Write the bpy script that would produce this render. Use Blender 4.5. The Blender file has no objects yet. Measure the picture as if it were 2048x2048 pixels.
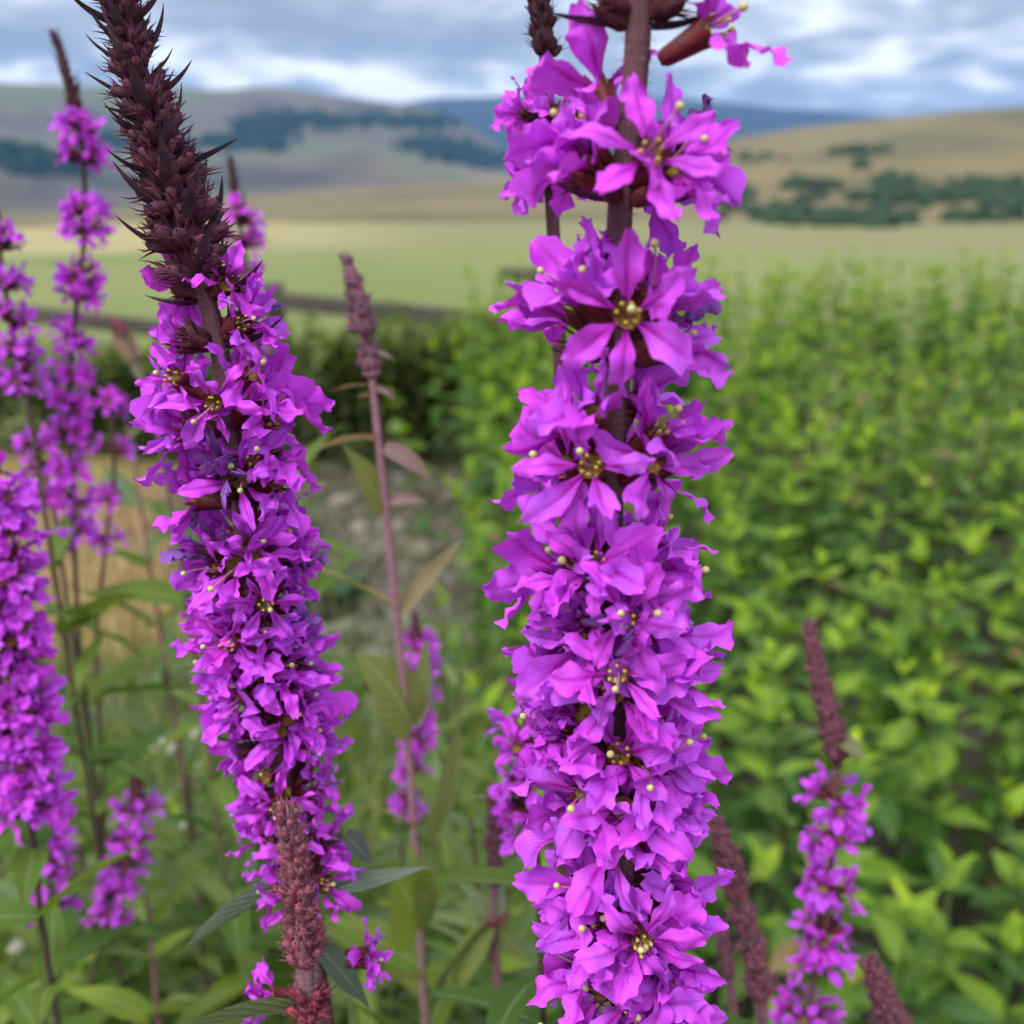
import bpy, math, random
import numpy as np
from mathutils import Vector, Matrix, noise, Quaternion

# ------------------------------------------------------------------ camera, sky, sun, exposure
S = bpy.context.scene
COL = S.collection
PI = math.pi
CAMZ, PITCH, HALF = 1.30, math.radians(17.0), math.radians(27.0)
TH = math.tan(HALF)
cam_d = bpy.data.cameras.new('camera')
cam = bpy.data.objects.new('camera', cam_d)
COL.objects.link(cam)
cam.location = (0, 0, CAMZ)
cam.rotation_euler = (PI / 2 - PITCH, 0, 0)
cam_d.sensor_width = 36
cam_d.lens = 18 / TH
cam_d.clip_start = 0.005
cam_d.clip_end = 30000
cam_d.dof.use_dof = True
cam_d.dof.focus_distance = 0.196
cam_d.dof.aperture_fstop = cam_d.lens / 2.6        # 2.6 mm wide aperture, a phone's main lens
S.camera = cam

SUN_EL, SUN_AZ = math.radians(52), math.radians(215)   # azimuth clockwise from +y
w = bpy.data.worlds.new('World')
S.world = w
w.use_nodes = True
nt = w.node_tree
nt.nodes.clear()


def N(nt, typ, **kw):
    n = nt.nodes.new(typ)
    for k, v in kw.items():
        if k == 'inp':
            for kk, vv in v.items():
                n.inputs[kk].default_value = vv
        else:
            setattr(n, k, v)
    return n


def L(nt, a, b):
    nt.links.new(a, b)


def math_n(nt, op, a, b=None, c=None, clamp=False):
    n = nt.nodes.new('ShaderNodeMath')
    n.operation = op
    n.use_clamp = clamp
    for i, v in enumerate((a, b, c)):
        if v is None:
            continue
        if isinstance(v, (int, float)):
            n.inputs[i].default_value = v
        else:
            nt.links.new(v, n.inputs[i])
    return n.outputs[0]


def mix_c(nt, fac, a, b, blend='MIX'):
    n = nt.nodes.new('ShaderNodeMix')
    n.data_type = 'RGBA'
    n.blend_type = blend
    for sock, v in ((n.inputs[0], fac), (n.inputs[6], a), (n.inputs[7], b)):
        if isinstance(v, (int, float)):
            sock.default_value = v
        elif isinstance(v, tuple):
            sock.default_value = v if len(v) == 4 else (*v, 1)
        else:
            nt.links.new(v, sock)
    return n.outputs[2]


def ramp(nt, fac, stops, interp='LINEAR'):
    n = nt.nodes.new('ShaderNodeValToRGB')
    cr = n.color_ramp
    cr.interpolation = interp
    while len(cr.elements) < len(stops):
        cr.elements.new(0.5)
    for e, (p, c) in zip(cr.elements, stops):
        e.position = p
        e.color = c if len(c) == 4 else (*c, 1)
    nt.links.new(fac, n.inputs[0])
    return n.outputs[0]


def noise_n(nt, vec, scale, detail=3, rough=0.55, dist=0.0):
    n = nt.nodes.new('ShaderNodeTexNoise')
    n.inputs['Scale'].default_value = scale
    n.inputs['Detail'].default_value = detail
    n.inputs['Roughness'].default_value = rough
    n.inputs['Distortion'].default_value = dist
    if vec is not None:
        nt.links.new(vec, n.inputs['Vector'])
    return n.outputs['Fac']


# overcast: a clear Nishita sky almost wholly covered by a cloud deck lying on a plane overhead
sky = N(nt, 'ShaderNodeTexSky', sky_type='NISHITA', sun_disc=False)
sky.sun_elevation = SUN_EL
sky.sun_rotation = SUN_AZ
tc = N(nt, 'ShaderNodeTexCoord')
sep = N(nt, 'ShaderNodeSeparateXYZ')
L(nt, tc.outputs['Generated'], sep.inputs[0])
zz = math_n(nt, 'MAXIMUM', sep.outputs[2], 0.0)
zc = math_n(nt, 'ADD', zz, 0.17)
comb = N(nt, 'ShaderNodeCombineXYZ')
L(nt, math_n(nt, 'DIVIDE', sep.outputs[0], zc), comb.inputs[0])
L(nt, math_n(nt, 'DIVIDE', sep.outputs[1], zc), comb.inputs[1])
comb.inputs[2].default_value = 3.7
cl1 = noise_n(nt, comb.outputs[0], 1.15, 4, 0.5, 0.3)
cl2 = noise_n(nt, comb.outputs[0], 3.6, 4, 0.5, 0.35)
cl = math_n(nt, 'ADD', math_n(nt, 'MULTIPLY', cl1, 0.5), math_n(nt, 'MULTIPLY', cl2, 0.5))
ccol = ramp(nt, cl, [(0.40, (0.30, 0.315, 0.375)), (0.48, (0.41, 0.435, 0.505)), (0.535, (0.64, 0.665, 0.735)), (0.60, (1.15, 1.15, 1.17))])
lum = math_n(nt, 'MULTIPLY_ADD', zz, 1.6, 0.44)       # an overcast deck is brighter overhead than at the horizon
bg1 = N(nt, 'ShaderNodeBackground', inp={'Strength': 0.10})
L(nt, sky.outputs[0], bg1.inputs[0])
bg2 = N(nt, 'ShaderNodeBackground')
L(nt, ccol, bg2.inputs[0])
L(nt, lum, bg2.inputs[1])
mx = N(nt, 'ShaderNodeMixShader', inp={0: 0.95})
L(nt, bg1.outputs[0], mx.inputs[1])
L(nt, bg2.outputs[0], mx.inputs[2])
wo = N(nt, 'ShaderNodeOutputWorld')
L(nt, mx.outputs[0], wo.inputs[0])

sun_d = bpy.data.lights.new('sun', 'SUN')
sun_d.energy = 1.5
sun_d.angle = math.radians(25)
sun_d.color = (1, 0.97, 0.92)
sun = bpy.data.objects.new('sun', sun_d)
COL.objects.link(sun)
sdir = Vector((math.sin(SUN_AZ) * math.cos(SUN_EL), math.cos(SUN_AZ) * math.cos(SUN_EL), math.sin(SUN_EL)))
sun.rotation_euler = sdir.to_track_quat('Z', 'Y').to_euler()
sun.location = (0, 0, 30)

S.view_settings.view_transform = 'Standard'
S.view_settings.look = 'None'
S.view_settings.exposure = 0.95
S.view_settings.gamma = 1
S.render.engine = 'CYCLES'
S.cycles.use_denoising = True
S.cycles.use_adaptive_sampling = True
S.cycles.adaptive_threshold = 0.02
S.cycles.max_bounces = 8
S.cycles.diffuse_bounces = 4
S.cycles.transmission_bounces = 4
S.cycles.volume_bounces = 1
S.cycles.caustics_reflective = False
S.cycles.caustics_refractive = False

RIGHT = Vector((1, 0, 0))
UP = Vector((0, math.sin(PITCH), math.cos(PITCH)))
FWD = Vector((0, math.cos(PITCH), -math.sin(PITCH)))
CAM = Vector((0, 0, CAMZ))


def ray(x, y):          # pixel of the 2048 px photograph -> direction
    return RIGHT * ((x - 1024) / 1024 * TH) + UP * ((1024 - y) / 1024 * TH) + FWD


def P(x, y, Y):         # the point on that ray at Y metres in front
    d = ray(x, y)
    return CAM + d * (Y / d.y)


def proj(p):
    v = p - CAM
    f = v.dot(FWD)
    return 1024 + v.dot(RIGHT) / f / TH * 1024, 1024 - v.dot(UP) / f / TH * 1024


# ------------------------------------------------------------------ object helpers
def new_mesh(name, verts, faces, mats=(), fmat=None, uv=None, smooth=True, col=None):
    me = bpy.data.meshes.new(name)
    me.from_pydata([tuple(v) for v in verts], [], faces)
    for m in mats:
        me.materials.append(m)
    if fmat is not None:
        me.polygons.foreach_set('material_index', fmat)
    if smooth:
        me.polygons.foreach_set('use_smooth', [True] * len(me.polygons))
    if uv is not None:
        lay = me.uv_layers.new(name='UVMap')
        idx = np.empty(len(me.loops), dtype=np.int32)
        me.loops.foreach_get('vertex_index', idx)
        lay.data.foreach_set('uv', np.asarray(uv, dtype=np.float32)[idx].ravel())
    if col is not None:
        a = me.attributes.new('tint', 'FLOAT_COLOR', 'POINT')
        a.data.foreach_set('color', np.asarray(col, dtype=np.float32).ravel())
    me.update()
    return me


def obj(name, me, parent=None, mat=None):
    o = bpy.data.objects.new(name, me)
    COL.objects.link(o)
    if parent is not None:
        o.parent = parent
    if mat is not None:
        o.matrix_local = mat
    return o


def tag(o, label, cat=None, group=None, kind=None):
    o['label'] = label
    if cat:
        o['category'] = cat
    if group:
        o['group'] = group
    if kind:
        o['kind'] = kind
    return o


def empty(name, loc):
    o = bpy.data.objects.new(name, None)
    o.empty_display_size = 0.01
    COL.objects.link(o)
    o.location = loc
    return o


class MB:
    """collects geometry for one mesh"""
    def __init__(s):
        s.v, s.f, s.m, s.uv, s.c = [], [], [], [], []

    def add(s, verts, faces, mi=0, uv=None, col=None):
        b = len(s.v)
        s.v.extend(verts)
        s.f.extend([tuple(i + b for i in f) for f in faces])
        s.m.extend([mi] * len(faces))
        s.uv.extend(uv if uv is not None else [(0.5, 0.5)] * len(verts))
        s.c.extend([col if col is not None else (1, 1, 1, 1)] * len(verts))

    def mesh(s, name, mats, smooth=True, tint=False):
        return new_mesh(name, s.v, s.f, mats, s.m, s.uv, smooth, s.c if tint else None)


def tube(mb, pts, rads, n=8, mi=0, cap=True, rib=0.0, col=None):
    rings = []
    up = Vector((0.31, 0.17, 0.93))
    prev = None
    for i, p in enumerate(pts):
        t = (pts[min(i + 1, len(pts) - 1)] - pts[max(i - 1, 0)])
        if t.length < 1e-12:
            t = Vector((0, 0, 1))
        t.normalize()
        if prev is None:
            a = t.orthogonal().normalized()
        else:
            a = (prev - t * prev.dot(t)).normalized()
        prev = a
        b = t.cross(a)
        rings.append([p + (a * math.cos(k * 2 * PI / n) + b * math.sin(k * 2 * PI / n)) * rads[i] * (1 + rib * (k % 2)) for k in range(n)])
    verts = [v for r in rings for v in r]
    uv = [(i / max(1, len(pts) - 1), k / n) for i in range(len(pts)) for k in range(n)]
    faces = []
    for i in range(len(pts) - 1):
        for k in range(n):
            faces.append((i * n + k, i * n + (k + 1) % n, (i + 1) * n + (k + 1) % n, (i + 1) * n + k))
    if cap:
        faces.append(tuple(range(n - 1, -1, -1)))
        faces.append(tuple((len(pts) - 1) * n + k for k in range(n)))
    mb.add(verts, faces, mi, uv, col)


def ball(mb, c, r, mi=0, nu=6, nv=4, col=None, sq=1.0):
    verts, faces = [], []
    for j in range(nv + 1):
        th = PI * j / nv
        for k in range(nu):
            verts.append(c + Vector((math.sin(th) * math.cos(2 * PI * k / nu), math.sin(th) * math.sin(2 * PI * k / nu), math.cos(th) * sq)) * r)
    for j in range(nv):
        for k in range(nu):
            faces.append((j * nu + k, (j + 1) * nu + k, (j + 1) * nu + (k + 1) % nu, j * nu + (k + 1) % nu))
    mb.add(verts, faces, mi, None, col)


def sstep(a, b, x):
    t = max(0.0, min(1.0, (x - a) / (b - a)))
    return t * t * (3 - 2 * t)


# ------------------------------------------------------------------ materials
def new_mat(name):
    m = bpy.data.materials.new(name)
    m.use_nodes = True
    t = m.node_tree
    t.nodes.clear()
    out = N(t, 'ShaderNodeOutputMaterial')
    return m, t, out


def leafy(t, out, color, trans_col=None, trans=0.35, rough=0.5, spec=0.3, bump=None, bstr=0.3, bdist=0.001):
    p = N(t, 'ShaderNodeBsdfPrincipled')
    p.inputs['Roughness'].default_value = rough
    p.inputs['Specular IOR Level'].default_value = spec
    L(t, color, p.inputs['Base Color'])
    tr = N(t, 'ShaderNodeBsdfTranslucent')
    L(t, trans_col if trans_col is not None else color, tr.inputs[0])
    if bump is not None:
        b = N(t, 'ShaderNodeBump', inp={'Strength': bstr, 'Distance': bdist})
        L(t, bump, b.inputs['Height'])
        L(t, b.outputs[0], p.inputs['Normal'])
    m = N(t, 'ShaderNodeMixShader', inp={0: trans})
    L(t, p.outputs[0], m.inputs[1])
    L(t, tr.outputs[0], m.inputs[2])
    L(t, m.outputs[0], out.inputs[0])


def uv_nodes(t):
    u = N(t, 'ShaderNodeUVMap', uv_map='UVMap')
    s = N(t, 'ShaderNodeSeparateXYZ')
    L(t, u.outputs[0], s.inputs[0])
    return u.outputs[0], s.outputs[0], s.outputs[1]


def mat_petal(name, c_a, c_b, c_vein, fade=0.0):
    m, t, out = new_mat(name)
    uvv, u, v = uv_nodes(t)
    rnd = N(t, 'ShaderNodeObjectInfo').outputs['Random']
    av = math_n(t, 'ABSOLUTE', math_n(t, 'SUBTRACT', v, 0.5))
    mid = math_n(t, 'POWER', 2.7183, math_n(t, 'MULTIPLY', math_n(t, 'POWER', math_n(t, 'MULTIPLY', av, 11.0), 2.0), -1.0))
    mid = math_n(t, 'MULTIPLY', mid, math_n(t, 'SUBTRACT', 1.0, math_n(t, 'MULTIPLY', u, 0.75)))
    ph = math_n(t, 'SUBTRACT', math_n(t, 'MULTIPLY', u, 27.0), math_n(t, 'MULTIPLY', av, 34.0))
    side = math_n(t, 'POWER', math_n(t, 'ABSOLUTE', math_n(t, 'SINE', ph)), 10.0)
    side = math_n(t, 'MULTIPLY', side, math_n(t, 'MULTIPLY', math_n(t, 'SUBTRACT', 1.0, u), 0.7))
    base = math_n(t, 'SUBTRACT', 1.0, math_n(t, 'MULTIPLY', u, 2.1), clamp=True)
    nz = noise_n(t, uvv, 5.0, 3, 0.6)
    vein = math_n(t, 'ADD', math_n(t, 'ADD', math_n(t, 'MULTIPLY', mid, 1.05), side), math_n(t, 'MULTIPLY', base, 0.8), clamp=True)
    vein = math_n(t, 'MULTIPLY', vein, math_n(t, 'ADD', nz, 0.5), clamp=True)
    pos = N(t, 'ShaderNodeNewGeometry').outputs['Position']
    big = noise_n(t, pos, 160.0, 2, 0.5)
    mixf = math_n(t, 'ADD', math_n(t, 'MULTIPLY', rnd, 0.7), math_n(t, 'MULTIPLY', math_n(t, 'SUBTRACT', big, 0.5), 1.2), clamp=True)
    c = mix_c(t, mixf, c_a, c_b)
    c = mix_c(t, vein, c, c_vein)
    leafy(t, out, c, mix_c(t, 0.35, c, (0.75, 0.05, 0.62)), trans=0.22, rough=0.55, spec=0.22, bump=nz, bstr=0.35, bdist=0.0006)
    return m


def mat_plant(name, c1, c2, scale=300.0, rough=0.6, spec=0.2, trans=0.12, stripe=None, pos=True, info=False):
    m, t, out = new_mat(name)
    vec = N(t, 'ShaderNodeTexCoord').outputs['Object'] if not pos else N(t, 'ShaderNodeNewGeometry').outputs['Position']
    nz = noise_n(t, vec, scale, 4, 0.6)
    f = ramp(t, nz, [(0.35, (0, 0, 0)), (0.65, (1, 1, 1))])
    c = mix_c(t, f, c1, c2)
    if stripe is not None:
        uvv, u, v = uv_nodes(t)
        s = math_n(t, 'SINE', math_n(t, 'MULTIPLY', v, 2 * PI * stripe[0]))
        s = math_n(t, 'MULTIPLY', math_n(t, 'ADD', s, 1.0), 0.5 * stripe[2])
        c = mix_c(t, s, c, stripe[1])
    if info:
        oi = N(t, 'ShaderNodeObjectInfo')
        c = mix_c(t, 1.0, c, oi.outputs['Color'], 'MULTIPLY')
    leafy(t, out, c, None, trans=trans, rough=rough, spec=spec, bump=nz, bstr=0.3, bdist=0.0004)
    return m


def mat_leaf(name, src, rough=0.55, spec=0.10, trans=0.36, vein=0.25, tscale=(1.25, 1.3, 0.6)):
    """leaf colour from the object's own colour or from the mesh's tint"""
    m, t, out = new_mat(name)
    uvv, u, v = uv_nodes(t)
    if src == 'object':
        c = N(t, 'ShaderNodeObjectInfo').outputs['Color']
    else:
        c = N(t, 'ShaderNodeAttribute', attribute_name='tint').outputs['Color']
    av = math_n(t, 'ABSOLUTE', math_n(t, 'SUBTRACT', v, 0.5))
    mid = math_n(t, 'LESS_THAN', av, 0.045)
    pos = N(t, 'ShaderNodeNewGeometry').outputs['Position']
    nz = noise_n(t, pos, 45.0, 4, 0.6)
    side = math_n(t, 'POWER', math_n(t, 'ABSOLUTE', math_n(t, 'SINE', math_n(t, 'SUBTRACT', math_n(t, 'MULTIPLY', u, 26.0), math_n(t, 'MULTIPLY', av, 16.0)))), 6.0)
    c2 = mix_c(t, math_n(t, 'MULTIPLY', nz, 0.9), c, mix_c(t, 1.0, c, (0.72, 0.78, 0.8), 'MULTIPLY'))
    c2 = mix_c(t, math_n(t, 'MULTIPLY', mid, vein), c2, (0.42, 0.46, 0.28))
    tcol = mix_c(t, 1.0, c2, (*tscale, 1), 'MULTIPLY')
    leafy(t, out, c2, tcol, trans=trans, rough=rough, spec=spec, bump=math_n(t, 'ADD', math_n(t, 'MULTIPLY', side, -0.5), nz), bstr=0.3, bdist=0.002)
    return m


M_PETAL = mat_petal('petal_violet', (0.80, 0.080, 0.88), (0.58, 0.135, 0.93), (0.36, 0.004, 0.34))
M_WITHER = mat_petal('petal_withered', (0.34, 0.15, 0.56), (0.27, 0.09, 0.42), (0.16, 0.04, 0.22))
M_CALYX = mat_plant('calyx_red', (0.27, 0.016, 0.030), (0.13, 0.016, 0.022), 700, 0.5, 0.3, 0.15, stripe=(6, (0.085, 0.026, 0.022), 0.75))
M_THROAT = mat_plant('throat_yellow', (0.42, 0.34, 0.05), (0.30, 0.10, 0.05), 900, 0.6, 0.2, 0.2)
M_FILAMENT = mat_plant('filament_pink', (0.62, 0.33, 0.42), (0.55, 0.20, 0.36), 900, 0.6, 0.2, 0.3)
M_STIGMA = mat_plant('stigma_cream', (0.68, 0.62, 0.28), (0.60, 0.52, 0.20), 2000, 0.7, 0.2, 0.1)
M_ANTHER = mat_plant('anther_yellow', (0.66, 0.46, 0.08), (0.55, 0.36, 0.10), 2500, 0.7, 0.2, 0.1)
M_BUD = mat_plant('bud_dark', (0.060, 0.022, 0.034), (0.135, 0.040, 0.060), 600, 0.7, 0.15, 0.08, stripe=(6, (0.035, 0.022, 0.025), 0.6), info=True)
M_SEPAL = mat_plant('sepal_threads', (0.115, 0.045, 0.062), (0.055, 0.026, 0.036), 900, 0.7, 0.15, 0.15, info=True)
M_BRACT = mat_plant('bract_dark', (0.042, 0.028, 0.034), (0.090, 0.050, 0.058), 350, 0.62, 0.18, 0.10, info=True)
M_STEM = mat_plant('stem_mauve', (0.150, 0.055, 0.068), (0.085, 0.034, 0.045), 420, 0.65, 0.18, 0.04, stripe=(4, (0.20, 0.11, 0.12), 0.5), info=True)
M_FUZZ = mat_plant('fuzz_pale', (0.55, 0.42, 0.46), (0.42, 0.28, 0.32), 500, 0.8, 0.05, 0.4)
M_LEAFO = mat_leaf('leaf_green', 'object')
M_LEAFT = mat_leaf('leaf_mass', 'tint')
M_STALK = mat_plant('stalk_green', (0.10, 0.17, 0.045), (0.16, 0.22, 0.07), 60, 0.55, 0.25, 0.1, info=True)

# ------------------------------------------------------------------ terrain
def azel(x, y):
    d = ray(x, y)
    return math.atan2(d.x, d.y), math.atan2(d.z, math.hypot(d.x, d.y))


def prof(pts):
    q = sorted(azel(*p) for p in pts)
    return np.array([a for a, _ in q]), np.array([math.tan(e) for _, e in q])


PR_TAN = prof([(2700, 185), (2048, 215), (1900, 227), (1800, 237), (1700, 246), (1600, 256), (1450, 276), (1250, 312), (1050, 347), (900, 367), (760, 378), (600, 389), (450, 402), (300, 414), (0, 426), (-600, 436)])
PR_LOW = prof([(-600, 300), (-100, 312), (100, 326), (250, 345), (380, 338), (520, 312), (700, 300), (850, 318), (960, 338), (1060, 356), (1250, 380), (2700, 400)])
PR_MID = prof([(-600, 160), (0, 170), (130, 168), (280, 174), (400, 177), (470, 174), (510, 166), (560, 168), (620, 178), (680, 192), (760, 203), (820, 212), (900, 236), (960, 268), (1020, 310), (1100, 345), (1300, 380), (2700, 400)])
PR_FAR = prof([(-600, 240), (500, 236), (700, 218), (800, 208), (870, 200), (940, 198), (1000, 193), (1060, 189), (1200, 194), (1430, 205), (1500, 210), (1600, 215), (1680, 226), (1790, 232), (1900, 246), (2048, 258), (2700, 270)])


def pz(pr, az, r, dip=0.0):
    return CAMZ + r * (np.interp(az, pr[0], pr[1]) - dip)


def smooth_prof(pr):
    a = np.linspace(-1.2, 1.2, 481)
    z = np.interp(a, *pr)
    k = np.exp(-np.linspace(-2, 2, 9) ** 2)
    k /= k.sum()
    z = np.convolve(np.pad(z, 4, mode='edge'), k, mode='valid')
    return a, z


PR_TAN, PR_LOW, PR_MID, PR_FAR = map(smooth_prof, (PR_TAN, PR_LOW, PR_MID, PR_FAR))


def layers(az):
    one = lambda e: lambda r: CAMZ + r * math.tan(math.radians(e))
    return [
        (0, 0.0), (13, 0.0), (60, -1.75), (130, -4.6), (300, one(-2.42)(300)), (420, one(-0.95)(420)),
        (900, pz(PR_TAN, az, 900)), (1250, pz(PR_TAN, az, 1250, 0.03)), (1700, pz(PR_LOW, az, 1700)),
        (2000, pz(PR_LOW, az, 2000, 0.012)), (2800, pz(PR_MID, az, 2800)), (3700, pz(PR_MID, az, 3700, 0.05)),
        (5600, pz(PR_FAR, az, 5600)), (7000, pz(PR_FAR, az, 7000, 0.06))]


def terr(x, y):
    r = math.hypot(x, y)
    az = math.atan2(x, y)
    if abs(az) > 1.2:
        az = math.copysign(1.2, az)
    ls = layers(az)
    for (r0, z0), (r1, z1) in zip(ls, ls[1:]):
        if r <= r1:
            t = (r - r0) / (r1 - r0)
            if r1 > 300:
                t = 0.35 * t + 0.65 * t * t * (3 - 2 * t)
            z = z0 + (z1 - z0) * t
            break
    else:
        z = ls[-1][1]
    if r > 40:
        amp = min(1.0, (r - 40) / 300) * r * 0.0045
        z += amp * (noise.noise(Vector((x, y, 5)) / (r * 0.13 + 18)) + 0.5 * noise.noise(Vector((x, y, 9)) / (r * 0.05 + 8)))
    elif r < 13:
        z += 0.012 * noise.noise(Vector((x * 2.2, y * 2.2, 1.0)))
    return z


AZS = sorted(set([round(v, 5) for v in list(np.linspace(-PI, -0.62, 42)) + list(np.linspace(-0.62, 0.62, 150)) + list(np.linspace(0.62, PI, 42))]))


def ring_sheet(name, radii, mat, label, kind='structure'):
    v, f = [], []
    n = len(AZS) - 1
    for r in radii:
        for a in AZS[:-1]:
            x, y = r * math.sin(a), r * math.cos(a)
            v.append((x, y, terr(x, y)))
    for i in range(len(radii) - 1):
        for k in range(n):
            f.append((i * n + k, (i + 1) * n + k, (i + 1) * n + (k + 1) % n, i * n + (k + 1) % n))
    if radii[0] < 0.2:
        f.append(tuple(range(n)))
    o = obj(name, new_mesh(name, v, f, [mat]))
    o['kind'] = kind
    o['label'] = label
    return o


def mat_ground(name, build):
    m, t, out = new_mat(name)
    pos = N(t, 'ShaderNodeNewGeometry').outputs['Position']
    c, h, dist = build(t, pos)
    p = N(t, 'ShaderNodeBsdfPrincipled', inp={'Roughness': 0.9, 'Specular IOR Level': 0.1})
    L(t, c, p.inputs['Base Color'])
    if h is not None:
        b = N(t, 'ShaderNodeBump', inp={'Strength': 0.6, 'Distance': dist})
        L(t, h, b.inputs['Height'])
        L(t, b.outputs[0], p.inputs['Normal'])
    L(t, p.outputs[0], out.inputs[0])
    return m


def scaled(t, pos, s):
    n = N(t, 'ShaderNodeVectorMath', operation='MULTIPLY', inp={1: s})
    L(t, pos, n.inputs[0])
    return n.outputs[0]


def g_garden(t, pos):
    a = noise_n(t, pos, 1.3, 4, 0.6)
    b = noise_n(t, pos, 34.0, 5, 0.65)
    soil = mix_c(t, b, (0.026, 0.020, 0.013), (0.085, 0.068, 0.048))
    c = mix_c(t, ramp(t, a, [(0.42, (0, 0, 0)), (0.56, (1, 1, 1))]), soil, mix_c(t, b, (0.05, 0.044, 0.032), (0.17, 0.145, 0.11)))
    return c, b, 0.01


def g_field(t, pos):
    a = noise_n(t, scaled(t, pos, (1, 0.5, 1)), 0.045, 4, 0.6)
    b = noise_n(t, pos, 0.9, 5, 0.65)
    c = mix_c(t, ramp(t, a, [(0.4, (0, 0, 0)), (0.6, (1, 1, 1))]), (0.170, 0.195, 0.064), (0.240, 0.240, 0.095))
    return mix_c(t, b, c, mix_c(t, 1.0, c, (0.75, 0.82, 0.7), 'MULTIPLY')), b, 0.05


def g_stubble(t, pos):
    s = N(t, 'ShaderNodeSeparateXYZ')
    L(t, pos, s.inputs[0])
    a = noise_n(t, scaled(t, pos, (0.3, 1, 1)), 0.03, 3, 0.5)
    e = math_n(t, 'ADD', s.outputs[0], math_n(t, 'MULTIPLY', math_n(t, 'SUBTRACT', a, 0.5), 110.0))
    f = math_n(t, 'MULTIPLY_ADD', e, -0.012, -0.35, clamp=True)
    return mix_c(t, f, (0.19, 0.185, 0.075), (0.31, 0.27, 0.12)), None, 0


def g_tan(t, pos):
    a = noise_n(t, scaled(t, pos, (0.6, 1, 1)), 0.012, 5, 0.62)
    b = noise_n(t, pos, 0.06, 5, 0.7)
    c = ramp(t, a, [(0.36, (0.105, 0.105, 0.042)), (0.47, (0.18, 0.142, 0.060)), (0.58, (0.225, 0.175, 0.080)), (0.70, (0.14, 0.10, 0.058))])
    return mix_c(t, math_n(t, 'MULTIPLY', b, 0.6), c, (0.085, 0.068, 0.036)), None, 0


def g_mid(t, pos):
    a = noise_n(t, scaled(t, pos, (0.55, 0.8, 2.4)), 0.0038, 5, 0.6, 0.4)
    b = noise_n(t, pos, 0.013, 5, 0.65)
    c = ramp(t, a, [(0.34, (0.035, 0.036, 0.032)), (0.42, (0.10, 0.080, 0.066)), (0.50, (0.15, 0.120, 0.078)), (0.56, (0.095, 0.120, 0.050)), (0.66, (0.18, 0.135, 0.098))])
    return mix_c(t, math_n(t, 'MULTIPLY', b, 0.5), c, (0.085, 0.075, 0.058)), None, 0


def g_far(t, pos):
    b = noise_n(t, pos, 0.004, 4, 0.6)
    return mix_c(t, b, (0.014, 0.018, 0.018), (0.036, 0.034, 0.030)), None, 0


ring_sheet('ground', [0.05, 0.4, 0.8, 1.1, 1.4, 1.7, 2, 2.3, 2.6, 3, 3.4, 3.8, 4.3, 4.7, 5.1], mat_ground('garden_soil', g_garden), 'bare stony garden soil under the loosestrife')
ring_sheet('field', [5.1, 5.6, 6.3, 7.2, 8.5, 10.5, 13, 17, 22, 28, 36, 46, 60, 76, 95, 115, 140, 170, 205, 250, 300], mat_ground('pasture', g_field), 'pale green pasture beyond the garden fence')
ring_sheet('stubble_field', [300, 320, 340, 360, 380, 400, 420], mat_ground('stubble', g_stubble), 'straw yellow strip at the far edge of the pasture')
ring_sheet('grass_hill', list(np.linspace(420, 1250, 34)), mat_ground('hill_tan', g_tan), 'tan grassy hillside rising behind the pasture')
ring_sheet('moorland_hills', list(np.linspace(1250, 3700, 52)), mat_ground('hill_moor', g_mid), 'mauve and green moorland hills across the valley')
ring_sheet('distant_ridge', list(np.linspace(3700, 7000, 30)), mat_ground('hill_far', g_far), 'blue distant ridge on the skyline')


def hit(x, y, r0=40, r1=6800):
    d = ray(x, y)
    h = math.hypot(d.x, d.y)
    r = r0
    while r < r1:
        k = r / h
        p = CAM + d * k
        if p.z <= terr(p.x, p.y):
            return p
        r *= 1.012
    return None


def mat_flat_noise(name, c1, c2, scale, rough=0.85):
    return mat_ground(name, lambda t, pos: (mix_c(t, noise_n(t, pos, scale, 4, 0.6), c1, c2), None, 0))


rs = random.Random(11)


def blobs(name, spots, mat, label, size, flat=0.8, conic=False):
    """a wood or scrub patch: many small uneven crowns standing on the hill"""
    mb = MB()
    for (x, y, sx, sy, n) in spots:
        for _ in range(n):
            p = hit(x + rs.gauss(0, sx), y + rs.gauss(0, sy))
            if p is None:
                continue
            s = size * rs.uniform(0.6, 1.5)
            verts, faces = [], []
            nu, nv = 7, 4
            sd = rs.uniform(0, 100)
            for j in range(nv + 1):
                th = PI * 0.62 * j / nv
                for k in range(nu):
                    ph = 2 * PI * k / nu + j * 0.4
                    q = Vector((math.sin(th) * math.cos(ph), math.sin(th) * math.sin(ph), (math.cos(th) * (1.9 if conic else 1.0)) * flat + 0.25))
                    q *= s * (0.75 + 0.6 * noise.noise(q * 2.3 + Vector((sd, 0, 0))) + 0.2)
                    verts.append(p + q)
            for j in range(nv):
                for k in range(nu):
                    faces.append((j * nu + k, (j + 1) * nu + k, (j + 1) * nu + (k + 1) % nu, j * nu + (k + 1) % nu))
            mb.add(verts, faces)
    o = obj(name, mb.mesh(name, [mat], smooth=False))
    tag(o, label, 'vegetation', kind='stuff')


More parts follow.
